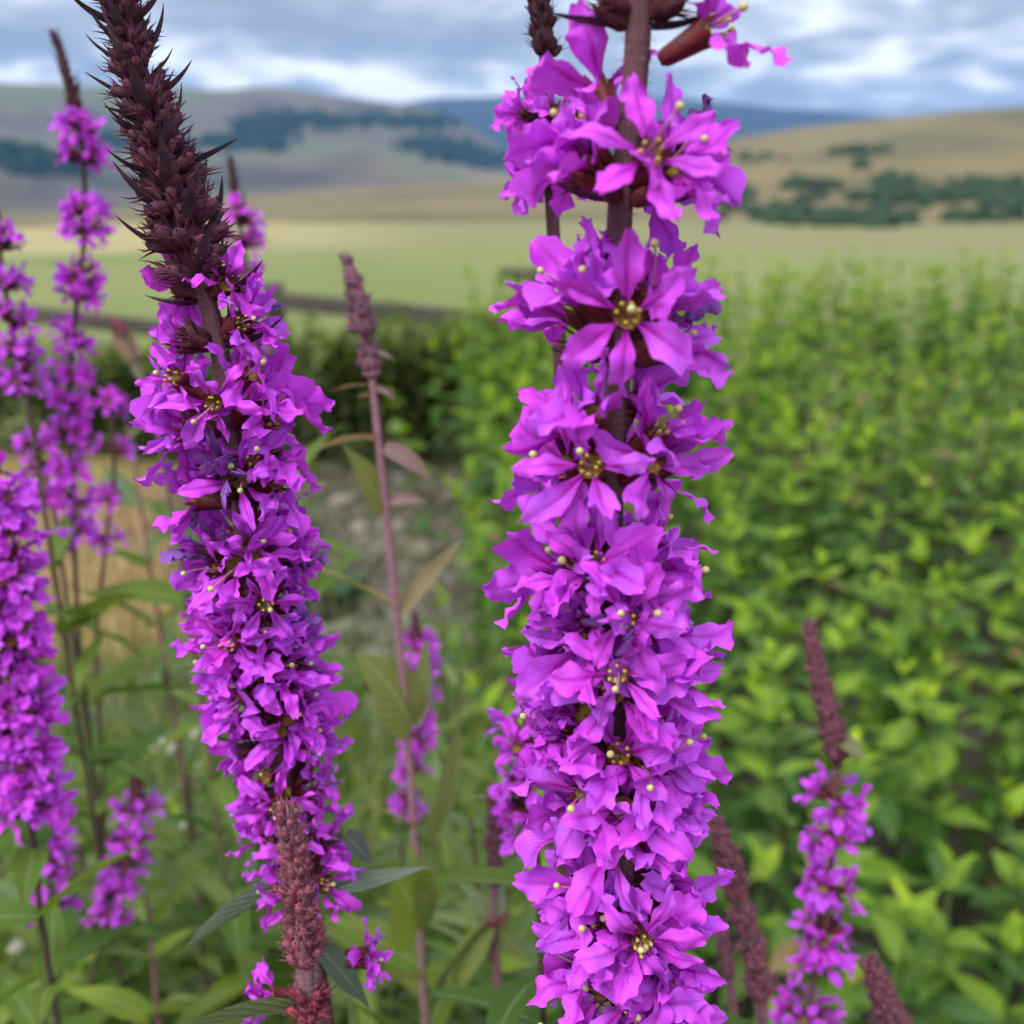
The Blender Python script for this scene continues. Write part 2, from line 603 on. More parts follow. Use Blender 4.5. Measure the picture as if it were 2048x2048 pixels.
M_SCRUB = mat_flat_noise('scrub_green', (0.020, 0.040, 0.018), (0.055, 0.085, 0.032), 0.4)
M_WOOD = mat_flat_noise('wood_dark', (0.012, 0.026, 0.018), (0.030, 0.050, 0.028), 0.05)
blobs('hillside_scrub', [(1700, 306, 22, 4, 26), (1500, 318, 28, 4, 14), (1720, 336, 6, 4, 4), (1600, 372, 16, 7, 16), (1660, 378, 14, 5, 12), (1790, 372, 22, 10, 26),
                          (1980, 388, 46, 9, 90), (1800, 398, 70, 6, 60), (1880, 396, 60, 6, 50), (1700, 440, 70, 9, 90), (1560, 436, 40, 8, 40), (1470, 400, 20, 12, 24), (1950, 440, 40, 4, 14), (1620, 402, 20, 4, 9), (2060, 405, 30, 8, 30)],
      M_SCRUB, 'dark green scrub scattered in bands across the tan hillside', 3.4, 0.75)
blobs('distant_wood', [(40, 322, 40, 4, 110), (120, 345, 36, 4, 110), (530, 262, 36, 10, 150), (470, 296, 50, 5, 90), (660, 248, 60, 6, 80), (870, 300, 30, 6, 90), (930, 318, 30, 6, 110), (985, 330, 22, 5, 60), (860, 252, 50, 5, 60), (240, 290, 50, 6, 70)],
      M_WOOD, 'dark conifer woods on the moorland slopes across the valley', 9.0, 0.9, True)

# ------------------------------------------------------------------ leaf templates
def leaf_geo(rg, wid, droop, fold, nu=7, tipsharp=1.0, wave=0.03, basew=0.12):
    """a unit-length leaf along +x, upper side +z: verts, faces, uv"""
    verts, uv, faces = [], [], []
    ph = rg.uniform(0, 6)
    x = z = 0.0
    tw = rg.uniform(-0.25, 0.25)
    nv = 3
    for i in range(nu + 1):
        u = i / nu
        hw = wid * (math.sin(PI * min(1, (u * 0.96 + 0.04)) ** 0.75) ** tipsharp) + wid * basew * (1 - u)
        if i == nu:
            hw = wid * 0.02
        a = -droop * u
        if i:
            x += math.cos(a) / nu
            z += math.sin(a) / nu
        for j in range(nv):
            v = j - 1
            wv = wave * math.sin(u * 11 + ph + v * 1.7) * abs(v)
            t = tw * u
            verts.append(Vector((x + math.sin(a) * -0.0, v * hw * math.cos(t), z + abs(v) * hw * fold + v * hw * math.sin(t) + wv)))
            uv.append((u, j / 2))
    for i in range(nu):
        for j in range(nv - 1):
            faces.append((i * nv + j, (i + 1) * nv + j, (i + 1) * nv + j + 1, i * nv + j + 1))
    return verts, faces, uv


rl = random.Random(5)
HERB_GEO = [leaf_geo(rl, rl.uniform(0.19, 0.25), rl.uniform(0.3, 1.1), rl.uniform(0.15, 0.4), wave=0.02) for _ in range(6)]
WILLOW_GEO = [leaf_geo(rl, rl.uniform(0.085, 0.12), rl.uniform(0.1, 1.0), rl.uniform(0.2, 0.5), nu=8, wave=0.012, basew=0.5) for _ in range(6)]
BROAD_GEO = [leaf_geo(rl, rl.uniform(0.26, 0.34), rl.uniform(0.6, 1.2), rl.uniform(0.1, 0.3), wave=0.03) for _ in range(3)]
HERB_ME = [new_mesh('herb_leaf', g[0], g[1], [M_LEAFO], None, g[2]) for g in HERB_GEO]
WILLOW_ME = [new_mesh('willow_leaf', g[0], g[1], [M_LEAFO], None, g[2]) for g in WILLOW_GEO]
BROAD_ME = [new_mesh('broad_leaf', g[0], g[1], [M_LEAFO], None, g[2]) for g in BROAD_GEO]


def leaf_matrix(base, az, elev, length, roll=0.0):
    """leaf along az (0 = +x, ccw), rising elev"""
    q = Matrix.Rotation(az, 4, 'Z') @ Matrix.Rotation(-elev, 4, 'Y') @ Matrix.Rotation(roll, 4, 'X')
    return Matrix.Translation(base) @ q @ Matrix.Scale(length, 4)


def mixt(a, b, t):
    return tuple(a[i] + (b[i] - a[i]) * t for i in range(3))


# ------------------------------------------------------------------ fence, hedge, gravel
M_TIMBER = mat_flat_noise('timber_weathered', (0.065, 0.055, 0.045), (0.14, 0.12, 0.10), 9.0)


def bevel_box(mb, c, ax, ay, az_, b=0.008):
    """a box with chamfered long edges, half axes ax (length), ay, az_"""
    l = ax.normalized()
    prof_ = []
    y, z = ay.length, az_.length
    uy, uz = ay.normalized(), az_.normalized()
    for (sy, sz) in ((1, 1), (-1, 1), (-1, -1), (1, -1)):
        pa, pb = (sy * (y - b), sz * z), (sy * y, sz * (z - b))
        prof_ += [pb, pa] if sy * sz > 0 else [pa, pb]
    vs = []
    for s in (-1, 1):
        for (a, d) in prof_:
            vs.append(c + ax * s + uy * a + uz * d)
    n = 8
    fs = [tuple(range(n))[::-1], tuple(range(n, 2 * n))]
    for k in range(n):
        fs.append((k, (k + 1) % n, n + (k + 1) % n, n + k))
    mb.add(vs, fs)


def beam(name, p0, p1, hw, hh, parent, b=0.008):
    mb = MB()
    d = p1 - p0
    side = d.cross(Vector((0, 0, 1)))
    if side.length < 1e-4 * d.length + 1e-6 or abs(d.normalized().z) > 0.95:
        side = Vector((1, 0, 0))
    side.normalize()
    upv = side.cross(d).normalized()
    bevel_box(mb, (p0 + p1) / 2 - parent.location, d / 2, side * hw, upv * hh, b)
    return obj(name, mb.mesh(name, [M_TIMBER], smooth=False), parent)


FY = 6.0
fa = P(545, 590, FY)
fence = tag(empty('fence', (fa.x, fa.y, 0)), 'weathered timber post and rail fence behind the dark hedge', 'fence')
beam('post', Vector((fa.x, fa.y, 0)), P(545, 566, FY), 0.055, 0.055, fence)
pl_ = P(-60, 606, FY + 0.2)
beam('post', Vector((pl_.x, pl_.y, 0)), pl_ + Vector((0, 0, 0.08)), 0.055, 0.055, fence)
beam('rail', P(-90, 612, FY + 0.12), P(538, 682, FY + 0.02), 0.02, 0.05, fence)
beam('rail', P(535, 600, FY - 0.08), P(1090, 652, FY - 0.08), 0.02, 0.05, fence)
fb = P(1090, 640, FY)
beam('post', Vector((fb.x, fb.y, 0)), P(1090, 560, FY), 0.055, 0.055, fence)
fc = P(1075, 540, 8.0)
fence2 = tag(empty('fence', (fc.x, fc.y, 0)), 'dark top rail of a second fence at the edge of the pasture', 'fence')
beam('post', Vector((fc.x, fc.y, 0)), P(1075, 534, 8.0), 0.06, 0.06, fence2)
beam('rail', P(996, 550, 7.9), P(1330, 556, 7.9), 0.02, 0.055, fence2)


def leaf_cloud(name, parent, rg, n, sampler, length, cols, geos, elev=(-0.5, 0.9)):
    mb = MB()
    for _ in range(n):
        p = sampler(rg)
        if p is None:
            continue
        q, colr = p
        g = rg.choice(geos)
        m = leaf_matrix(q, rg.uniform(0, 2 * PI), rg.uniform(*elev), length * rg.uniform(0.6, 1.3), rg.uniform(-0.6, 0.6))
        mb.add([m @ v for v in g[0]], g[1], 0, g[2], (*colr, 1))
    o = obj(name, mb.mesh(name, [M_LEAFT], tint=True), parent)
    o['kind'] = 'stuff'
    return o


LOW_GEO = [leaf_geo(rl, rl.uniform(0.22, 0.3), rl.uniform(0.2, 0.9), 0.25, nu=3) for _ in range(4)]
M_TWIG = mat_flat_noise('twig_brown', (0.06, 0.045, 0.03), (0.11, 0.085, 0.06), 30)
HEDGE = [(-2.45, 5.5, 0.70, 0.62), (-1.75, 5.35, 0.62, 0.66), (-1.05, 5.25, 0.60, 0.74), (-0.48, 5.2, 0.52, 0.86), (0.02, 5.15, 0.50, 0.82), (0.55, 5.1, 0.55, 0.80)]
HEDGE_L = ['low dark shrub of the hedge under the fence rail, behind the tan straw', 'low dark shrub of the hedge behind the tall blurred purple spike', 'dark green hedge shrub beside the fence post',
           'dense dark green hedge shrub in front of the fence rail behind the pink bud spike', 'dark hedge shrub with lighter top shoots along the fence rail', 'dark hedge shrub where the fence meets the bright green herbs']
for i, (hx, hy, hr, hh) in enumerate(HEDGE):
    sh = tag(empty('hedge_shrub', (hx, hy, 0)), HEDGE_L[i], 'shrub', 'shrubs of the hedge along the fence')
    rg = random.Random(40 + i)
    mb = MB()
    for _ in range(9):
        a = rg.uniform(0, 2 * PI)
        tip = Vector((math.cos(a) * hr * 0.6, math.sin(a) * 0.25, hh * rg.uniform(0.6, 0.9)))
        tube(mb, [Vector((math.cos(a) * 0.03, math.sin(a) * 0.03, 0)), tip * 0.5 + Vector((0, 0, 0.05)), tip], [0.012, 0.008, 0.003], 5)
    obj('branches', mb.mesh('branches', [M_TWIG]), sh)

    def samp(rg, hr=hr, hh=hh, i=i):
        a, b = rg.uniform(0, 2 * PI), rg.uniform(0, 1) ** 0.4
        x, y = math.cos(a) * b * hr, math.sin(a) * b * 0.33
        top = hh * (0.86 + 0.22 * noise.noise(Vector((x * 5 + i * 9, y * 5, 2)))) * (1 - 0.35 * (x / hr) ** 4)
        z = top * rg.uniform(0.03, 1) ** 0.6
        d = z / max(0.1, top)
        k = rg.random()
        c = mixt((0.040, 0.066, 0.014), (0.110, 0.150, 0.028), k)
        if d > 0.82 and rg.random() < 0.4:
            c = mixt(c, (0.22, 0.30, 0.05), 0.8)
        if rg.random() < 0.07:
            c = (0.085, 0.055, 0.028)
        return Vector((x, y, z)), c
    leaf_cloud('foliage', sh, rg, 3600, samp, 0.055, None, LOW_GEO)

# gravel, stones
M_STONE = mat_plant('stone_grey', (0.12, 0.11, 0.09), (0.30, 0.27, 0.23), 9, 0.85, 0.15, 0.0, pos=True, info=True)


def stone_mesh(seed, name='stone'):
    rg = random.Random(seed)
    mb = MB()
    verts, faces = [], []
    nu, nv = 8, 5
    sc = Vector((1, rg.uniform(0.6, 0.9), rg.uniform(0.35, 0.6)))
    for j in range(nv + 1):
        th = PI * j / nv
        for k in range(nu):
            ph = 2 * PI * k / nu
            q = Vector((math.sin(th) * math.cos(ph), math.sin(th) * math.sin(ph), math.cos(th)))
            q *= 1 + 0.35 * noise.noise(q * 1.6 + Vector((seed * 7.1, 0, 0)))
            verts.append(Vector((q.x * sc.x, q.y * sc.y, q.z * sc.z)))
    for j in range(nv):
        for k in range(nu):
            faces.append((j * nu + k, (j + 1) * nu + k, (j + 1) * nu + (k + 1) % nu, j * nu + (k + 1) % nu))
    return verts, faces


STONES = [stone_mesh(s) for s in range(8)]
STONE_ME = [new_mesh('stone', v, f, [M_STONE]) for v, f in STONES]
rg = random.Random(3)
mb = MB()


def ground_hit(x, y):
    d = ray(x, y)
    k = (0.0 - CAMZ) / d.z
    return CAM + d * k


for _ in range(2600):
    if rg.random() < 0.6:
        p = ground_hit(rg.uniform(540, 960), rg.uniform(930, 1560))
    else:
        p = ground_hit(rg.uniform(-200, 1000), rg.uniform(1000, 2048))
    g = rg.choice(STONES)
    s = rg.uniform(0.006, 0.022)
    q = Vector((p.x + rg.gauss(0, .05), p.y + rg.gauss(0, .05), 0))
    q.z = terr(q.x, q.y) + s * 0.2
    rot = Matrix.Rotation(rg.uniform(0, 6), 3, 'Z')
    mb.add([q + rot @ (v * s) for v in g[0]], g[1])
go = obj('gravel', mb.mesh('gravel', [M_STONE]))
tag(go, 'grey and tan gravel scattered on the soil between the stems', 'gravel', kind='stuff')
BIG = [(690, 1010, .07, 1), (800, 1060, .06, 1), (845, 1110, .08, 1), (760, 1100, .05, 1), (900, 1000, .06, 1), (720, 1060, .05, 1), (640, 1330, .06, .8), (700, 1290, .08, .35), (655, 1225, .10, .25), (740, 1230, .06, .5), (690, 1420, .05, .9), (720, 1370, .05, 1), (800, 960, .05, 1), (860, 950, .05, 1.1), (640, 985, .06, .9), (580, 1100, .06, .6), (705, 1175, .07, .3)]
for i, (x, y, s, k) in enumerate(BIG):
    p = ground_hit(x, y)
    o = obj('stone', STONE_ME[i % 8], None, Matrix.Translation((p.x, p.y, terr(p.x, p.y) + s * 0.2)) @ Matrix.Rotation(i * 1.3, 4, 'Z') @ Matrix.Scale(s, 4))
    o.color = (k, k * 0.96, k * 0.9, 1)  # a lower tone value gives a darker stone
    tag(o, 'dark stone on the gravel behind the pink bud stem' if k < 0.6 else 'pale grey stone on the gravel behind the pink bud stem', 'stone', 'dark stones on the gravel' if k < 0.6 else 'pale stones on the gravel')
WH = [(395, 1660), (360, 1665), (140, 1790), (135, 1800), (365, 1855), (315, 1850), (375, 1985), (395, 1975), (205, 1990), (285, 1810), (120, 1745), (155, 1885), (330, 1490), (350, 1500), (395, 1465), (265, 1510), (240, 1545), (375, 1560), (395, 1550), (305, 1770), (205, 1965), (40, 1900), (310, 1500), (180, 1850)]
M_BLOOM = mat_plant('standin_white', (0.72, 0.68, 0.58), (0.80, 0.78, 0.72), 60, 0.7, 0.15, 0.25)
BLOOM_ME = []
for q in range(3):
    mb = MB()
    for k in range(5):
        a = k * 2 * PI / 5 + q
        verts, faces, uvs = leaf_geo(random.Random(q * 9 + k), 0.34, -0.5, 0.3, nu=4)
        m_ = leaf_matrix(Vector((0, 0, 0)), a, 0.9 + 0.2 * math.sin(k * 2.1 + q), 0.011)
        mb.add([m_ @ v for v in verts], faces, 0, uvs)
    ball(mb, Vector((0, 0, 0.001)), 0.0028, 0, 6, 4)
    BLOOM_ME.append(mb.mesh('bloom', [M_BLOOM]))
for i, (x, y) in enumerate(WH):  # added blooms on stalks, standing in for pale stones on the ground
    rg2 = random.Random(i)
    Yb = rg2.uniform(0.62, 0.95)
    p = P(x, y, Yb)
    base = Vector((p.x + rg2.gauss(0, 0.03), Yb + 0.03, 0))
    base.z = terr(base.x, base.y)
    t = tag(empty('bloom_standin', base), 'white bloom on a stalk standing in for a pale stone among the green stems', 'flower', 'bloom stand-ins among the stems')
    mb = MB()
    tip = p - base
    tube(mb, [Vector((0, 0, 0)), tip * 0.5 + Vector((0.006, 0, 0)), tip], [0.0013, 0.0011, 0.0008], 5)
    obj('stalk', mb.mesh('stalk', [M_STALK]), t)
    obj('bloom', BLOOM_ME[i % 3], t, Matrix.Translation(tip) @ Matrix.Rotation(rg2.uniform(0.2, 0.9), 4, 'X') @ Matrix.Rotation(rg2.uniform(0, 6), 4, 'Z') @ Matrix.Scale(rg2.uniform(0.8, 1.4), 4))

# grass: straw-coloured at the back, green near
def blades(name, rg, n, region, hgt, wid, colf, label, flop=(0.1, 0.75)):
    mb = MB()
    for _ in range(n):
        p = region(rg)
        if p is None:
            continue
        h = rg.uniform(*hgt)
        a = rg.uniform(0, 2 * PI)
        lean = rg.uniform(*flop) * h
        d = Vector((math.cos(a), math.sin(a), 0))
        sdv = Vector((-d.y, d.x, 0)) * wid * rg.uniform(0.6, 1.3)
        pts = []
        for i in range(4):
            u = i / 3
            c = p + d * lean * u * u + Vector((0, 0, h * (u - 0.22 * u * u * min(2.0, lean / h))))
            ww = sdv * (1 - u * 0.95)
            pts += [c - ww, c + ww]
        mb.add(pts, [(0, 1, 3, 2), (2, 3, 5, 4), (4, 5, 7, 6)], 0, [(i / 2 / 3, 0.2 + 0.6 * (i % 2)) for i in range(8)], (*colf(rg), 1))
    o = obj(name, mb.mesh(name, [M_LEAFT], tint=True))
    tag(o, label, 'grass', kind='stuff')


def reg_px(x0, x1, y0, y1, sp=0.03):
    def f(rg):
        p = ground_hit(rg.uniform(x0, x1), rg.uniform(y0, y1))
        x, y = p.x + rg.gauss(0, sp), p.y + rg.gauss(0, sp)
        return Vector((x, y, terr(x, y)))
    return f


blades('straw', random.Random(21), 9000, reg_px(-420, 330, 890, 1330), (0.03, 0.09), 0.0045, lambda r: mixt((0.74, 0.52, 0.25), (0.52, 0.33, 0.15), r.random()), 'orange tan dry straw lying behind the blurred purple spike', (1.0, 3.2))
blades('grass', random.Random(22), 2600, reg_px(-300, 1000, 1380, 2600), (0.18, 0.50), 0.005, lambda r: mixt((0.030, 0.075, 0.006), (0.11, 0.17, 0.016), r.random()), 'green grass blades growing between the loosestrife stems')
def reg_xy(x0, x1, y0, y1):
    def f(rg):
        y = rg.uniform(y0, y1)
        x = rg.uniform(x0, x1) * y
        return Vector((x, y, terr(x, y)))
    return f


blades('grass', random.Random(24), 1300, reg_xy(-0.62, 0.02, 0.75, 1.9), (0.34, 0.74), 0.0026, lambda r: r.choice([(0.06, 0.12, 0.01), (0.14, 0.24, 0.02), (0.30, 0.38, 0.04), (0.44, 0.46, 0.16), (0.30, 0.20, 0.11), (0.20, 0.30, 0.10)]), 'long yellow green grass blades crossing the tangle under the spikes')
blades('grass', random.Random(23), 700, reg_px(450, 1000, 880, 1150), (0.06, 0.18), 0.004, lambda r: mixt((0.08, 0.13, 0.03), (0.25, 0.25, 0.09), r.random()), 'short thin grass at the foot of the dark hedge')

# ------------------------------------------------------------------ the bright green herbs
def herb_build(rg, h):
    """stem points and leaves (matrix, geo index, colour) of one upright leafy herb, base at origin"""
    lean = Vector((rg.gauss(0, 0.10), rg.gauss(0, 0.10), 0)) * h
    stem = [lean * (u * u) + Vector((0, 0, h * u)) for u in (0, 0.3, 0.6, 0.85, 1.0)]
    lv = []
    n = rg.randint(7, 9)
    sp = rg.uniform(0.045, 0.065)
    az = rg.uniform(0, PI)
    for k in range(n):
        z = h - 0.006 - (k * sp if k > 1 else k * sp * 0.55)
        if z < 0.05:
            break
        u = z / h
        c = lean * (u * u) + Vector((0, 0, z))
        young = max(0.0, 1 - k / 3.6)
        for s in (0, PI):
            ln = (0.030 + 0.018 * k if k < 3 else 0.078) * rg.uniform(0.8, 1.25)
            el = 0.75 * young + 0.35 - 0.05 * k + rg.gauss(0, 0.15)
            col = mixt((0.080, 0.190, 0.016), (0.42, 0.56, 0.035), young ** 0.8 * rg.uniform(0.55, 1.0))
            col = mixt(col, (0.10, 0.175, 0.085), 0.45 * rg.random() * (1 - young))
            if rg.random() < 0.02:
                col = (0.30, 0.20, 0.09)
            lv.append((leaf_matrix(c, az + s + rg.gauss(0, 0.15), el, ln, rg.gauss(0, 0.3)), rg.randrange(6), col))
            if k > 1 and rg.random() < 0.45:      # young shoot in the axil
                lv.append((leaf_matrix(c + Vector((0, 0, 0.004)), az + s + rg.gauss(0, 0.6), 0.9, ln * 0.5, rg.gauss(0, 0.3)), rg.randrange(6), mixt(col, (0.25, 0.37, 0.05), 0.6)))
        az += PI / 2 + rg.gauss(0, 0.1)
    return stem, lv


def herb_top(x, y):
    """height of the herb bed over the ground"""
    base = 0.62 + 0.10 * min(4.0, max(0.0, y - 0.8))
    return base


rh = random.Random(77)
spots = []
tries = 0
while len(spots) < 820 and tries < 60000:
    tries += 1
    y = 0.62 + 4.6 * rh.random() ** 1.25
    x = rh.uniform(-0.4, 4.2)
    edge = 0.02 - 0.055 * y    # left edge of the bed
    if x < edge + rh.gauss(0, 0.08) or x > 0.62 * y + 0.8:
        continue
    if any((x - a) ** 2 + (y - b) ** 2 < 0.075 ** 2 for a, b, _ in spots[-260:]):
        continue
    spots.append((x, y, rh.random()))
spots.sort(key=lambda s: s[1])
HERB_LABEL = 'bright green upright leafy herb stem in the dense bed behind the purple spikes'
stuff_mb = MB()
n_parts = n_whole = 0
for i, (x, y, k) in enumerate(spots):
    rg = random.Random(1000 + i)
    h = herb_top(x, y) * rg.uniform(0.78, 1.10) * (1.0 - 0.10 * sstep(0.5, 1.4, x / max(y, 0.3) * 1.6) * 0.6)
    z0 = terr(x, y)
    stem, lv = herb_build(rg, h)
    px, py = proj(Vector((x, y, z0 + h)))
    inview = -60 < px < 2120 and 300 < py < 2300
    mbs = MB()
    tube(mbs, stem, [0.0035, 0.0032, 0.0026, 0.002, 0.001], 5)
    if inview and n_parts < 46:
        n_parts += 1
        t = tag(empty('herb_plant', (x, y, z0)), HERB_LABEL, 'plant', 'bright green herbs in the bed')
        so = obj('stalk', mbs.mesh('stalk', [M_STALK]), t)
        for (m, g, c) in lv:
            o = obj('leaf', HERB_ME[g], t, m)
            o.color = (*c, 1)
    elif inview and n_whole < 240:
        n_whole += 1
        mbs.m = [0] * len(mbs.f)
        mbs.c = [(0.13, 0.19, 0.055, 1)] * len(mbs.v)
        for (m, g, c) in lv:
            G = HERB_GEO[g]
            mbs.add([m @ v for v in G[0]], G[1], 0, G[2], (*c, 1))
        o = obj('herb_plant', mbs.mesh('herb_plant', [M_LEAFT], tint=True), None, Matrix.Translation((x, y, z0)))
        tag(o, HERB_LABEL, 'plant', 'bright green herbs in the bed')
    else:
        off = Vector((x, y, z0))
        stuff_mb.add([v + off for v in mbs.v], mbs.f, 0, mbs.uv, (0.13, 0.19, 0.055, 1))
        for (m, g, c) in lv:
            G = HERB_GEO[g]
            stuff_mb.add([(m @ v) + off for v in G[0]], G[1], 0, G[2], (*c, 1))
o = obj('herb_bed', stuff_mb.mesh('herb_bed', [M_LEAFT], tint=True))
tag(o, 'dense mass of bright green leafy herbs running back towards the hills', 'plants', kind='stuff')
# thin pale seed stalks over the herbs
mb = MB()
rg = random.Random(8)
for k in range(46):
    x, y = rg.uniform(0.5, 2.8), rg.uniform(2.6, 4.6)
    px, py = proj(Vector((x, y, 1.2)))
    h = herb_top(x, y) + rg.uniform(0.02, 0.16)
    b = Vector((x, y, 0.2))
    tpt = Vector((x + rg.gauss(0, 0.06), y, h))
    tube(mb, [b, (b + tpt) / 2 + Vector((0.01, 0, 0)), tpt], [0.002, 0.0018, 0.001], 4, col=(0.17, 0.22, 0.08, 1))
    for q in range(7):
        g = rg.choice(HERB_GEO)
        m = leaf_matrix(b.lerp(tpt, 1 - q * 0.035), rg.uniform(0, 6), 0.9, rg.uniform(0.012, 0.03), 0)
        mb.add([m @ v for v in g[0]], g[1], 0, g[2], (0.19, 0.26, 0.05, 1))
o = obj('grass_stalks', mb.mesh('grass_stalks', [M_LEAFT], tint=True))
tag(o, 'thin pale seed stalks standing above the green herb bed', 'grass', kind='stuff')

# ------------------------------------------------------------------ flower pieces
def petal_geo(seed, Ln=0.0098):
    rg = random.Random(seed)
    nu, nv = 12, 6
    W = Ln * rg.uniform(0.17, 0.26)
    k1, k2, ph = rg.uniform(-1.2, 0.6), rg.uniform(0.2, 0.85), rg.uniform(0, 6.28)
    tw = rg.uniform(-1.0, 1.0)
    fr, pa, pb = rg.uniform(1.5, 3.0), rg.uniform(0, 6.28), rg.uniform(0, 6.28)
    A = Ln * rg.uniform(0.045, 0.10)
    fold = rg.uniform(-0.8, 0.8)
    tip = rg.uniform(1.6, 3.2)
    skew = rg.uniform(-0.10, 0.10)
    verts, uv, faces = [], [], []
    x = z = 0.0
    for i in range(nu + 1):
        u = i / nu
        th = k1 * u + k2 * math.sin(2 * PI * 1.3 * u + ph) * u
        if i:
            x += math.cos(th) * Ln / nu
            z += math.sin(th) * Ln / nu
        half = W * (0.17 + 0.83 * sstep(0.0, 0.52, u))
        if u > 0.58:
            half *= max(0.10, (1 - ((u - 0.58) / 0.42) ** tip)) ** 0.45
        t = tw * u
        nrm = Vector((-math.sin(th), 0, math.cos(th)))
        for j in range(nv + 1):
            v = (j / nv) * 2 - 1
            jag = 1 + 0.13 * math.sin(u * 19 + pa * (1 if v > 0 else 2) + 2 * v) * abs(v) * sstep(0.25, 0.6, u)
            ex = Ln * (0.035 * math.sin(v * 5.0 + pb) - 0.05 * v * v) * sstep(0.7, 1.0, u) + skew * Ln * u * u * 0
            off = A * (abs(v) ** 1.4) * math.sin(2 * PI * fr * u + (pa if v > 0 else pb)) * sstep(0.15, 0.5, u)
            off += A * 0.35 * math.sin(u * 9 + v * 3 + ph)
            off += fold * abs(v) * half * (1 - 0.4 * u)
            p = Vector((x + ex * math.cos(th), skew * Ln * u * u, z + ex * math.sin(th)))
            p += Vector((0, math.cos(t), 0)) * (v * half * jag) + nrm * (math.sin(t) * v * half + off)
            verts.append(p)
            uv.append((u, j / nv))
    for i in range(nu):
        for j in range(nv):
            a = i * (nv + 1) + j
            faces.append((a, a + nv + 1, a + nv + 2, a + 1))
    return verts, faces, uv


PETALS = [petal_geo(100 + s) for s in range(28)]
PETAL_ME = [new_mesh('petal', g[0], g[1], [M_PETAL], None, g[2]) for g in PETALS]
WITHER_ME = []
for s in range(5):
    rg = random.Random(900 + s)
    v, f, uv = petal_geo(300 + s)
    v = [Vector((p.x * 0.8, p.y * 0.55, p.z)) + Vector((0, 0, 1)) * 0.0009 * math.sin(p.x * 2600 + p.y * 3000 + s) for p in v]
    WITHER_ME.append(new_mesh('petal', v, f, [M_WITHER], None, uv))
CL = 0.0068          # calyx length


def calyx_geo(mb, m_out=0, m_in=1, seed=0):
    n = 12
    prof_ = [(0.0000, 0.0006), (0.0008, 0.0011), (0.0030, 0.00135), (0.0052, 0.0016), (CL, 0.0019)]
    verts, uv = [], []
    for (z, r) in prof_:
        for k in range(n):
            a = 2 * PI * k / n
            rr = r * (1 + 0.10 * math.cos(6 * a))
            verts.append(Vector((rr * math.cos(a), rr * math.sin(a), z)))
            uv.append((z / CL, k / n))
    faces = []
    for i in range(len(prof_) - 1):
        for k in range(n):
            faces.append((i * n + k, i * n + (k + 1) % n, (i + 1) * n + (k + 1) % n, (i + 1) * n + k))
    faces.append(tuple(range(n - 1, -1, -1)))
    # teeth
    top = (len(prof_) - 1) * n
    for k in range(0, n, 2):
        a = 2 * PI * (k + 0.5) / n
        verts.append(Vector((0.0024 * math.cos(a), 0.0024 * math.sin(a), CL + 0.0017)))
        uv.append((1.0, k / n))
        faces.append((top + k, top + (k + 1) % n, len(verts) - 1))
    mb.add(verts, faces, m_out, uv)
    v2, f2 = [], []
    for (z, r) in ((CL - 0.00005, 0.00186), (CL - 0.0012, 0.0013)):
        for k in range(n):
            a = 2 * PI * k / n
            v2.append(Vector((r * math.cos(a), r * math.sin(a), z)))
    v2.append(Vector((0, 0, CL - 0.0026)))
    for k in range(n):
        f2.append((k, (k + 1) % n, n + (k + 1) % n, n + k))
        f2.append((n + k, n + (k + 1) % n, 2 * n))
    mb.add(v2, f2, m_in)


mb = MB()
calyx_geo(mb)
CALYX_ME = mb.mesh('calyx', [M_CALYX, M_THROAT])
STYLE_ME, STAMEN_ME = [], []
for s in range(6):
    rg = random.Random(s)
    mb = MB()
    ln = rg.uniform(0.0035, 0.0085)
    b = rg.uniform(0.0, 0.5)
    pts = [Vector((ln * b * (u * u), 0.0004 * math.sin(u * 3), CL - 0.002 + (ln + 0.002) * u * (1 - 0.25 * b * u))) for u in (0, .25, .5, .75, 1)]
    tube(mb, pts, [0.00022, 0.0002, 0.00018, 0.00018, 0.00018], 5, 0)
    ball(mb, pts[-1], 0.00060, 1, 7, 5)
    STYLE_ME.append(mb.mesh('style', [M_FILAMENT, M_STIGMA]))
    mb = MB()
    for k in range(6):
        a = k * PI / 3 + rg.uniform(-0.3, 0.3)
        l2 = rg.uniform(0.0006, 0.0028)
        p0 = Vector((math.cos(a) * 0.0008, math.sin(a) * 0.0008, CL - 0.0016))
        p1 = p0 + Vector((math.cos(a) * 0.0006, math.sin(a) * 0.0006, 0.0012 + l2))
        tube(mb, [p0, (p0 + p1) / 2, p1], [0.00012, 0.00011, 0.0001], 4, 0)
        ball(mb, p1, 0.00036, 1, 6, 4, sq=1.5)
    STAMEN_ME.append(mb.mesh('stamens', [M_FILAMENT, M_ANTHER]))


def petal_matrix(rg, k, flare, scale, pw=1.0):
    roll = Matrix.Rotation(k * PI / 3 + rg.gauss(0, 0.10), 4, 'Z')
    f = flare + rg.gauss(0, 0.16)
    tilt = Matrix.Rotation(-(PI / 2 - f), 4, 'Y')      # from radial (+x) up towards the flower axis
    return roll @ Matrix.Translation((0.00165, 0, CL - 0.0003)) @ tilt @ Matrix.Rotation(rg.gauss(0, 0.22), 4, 'X') @ Matrix.Diagonal((1, pw, 1, 1)) @ Matrix.Scale(scale * rg.uniform(0.84, 1.14), 4)


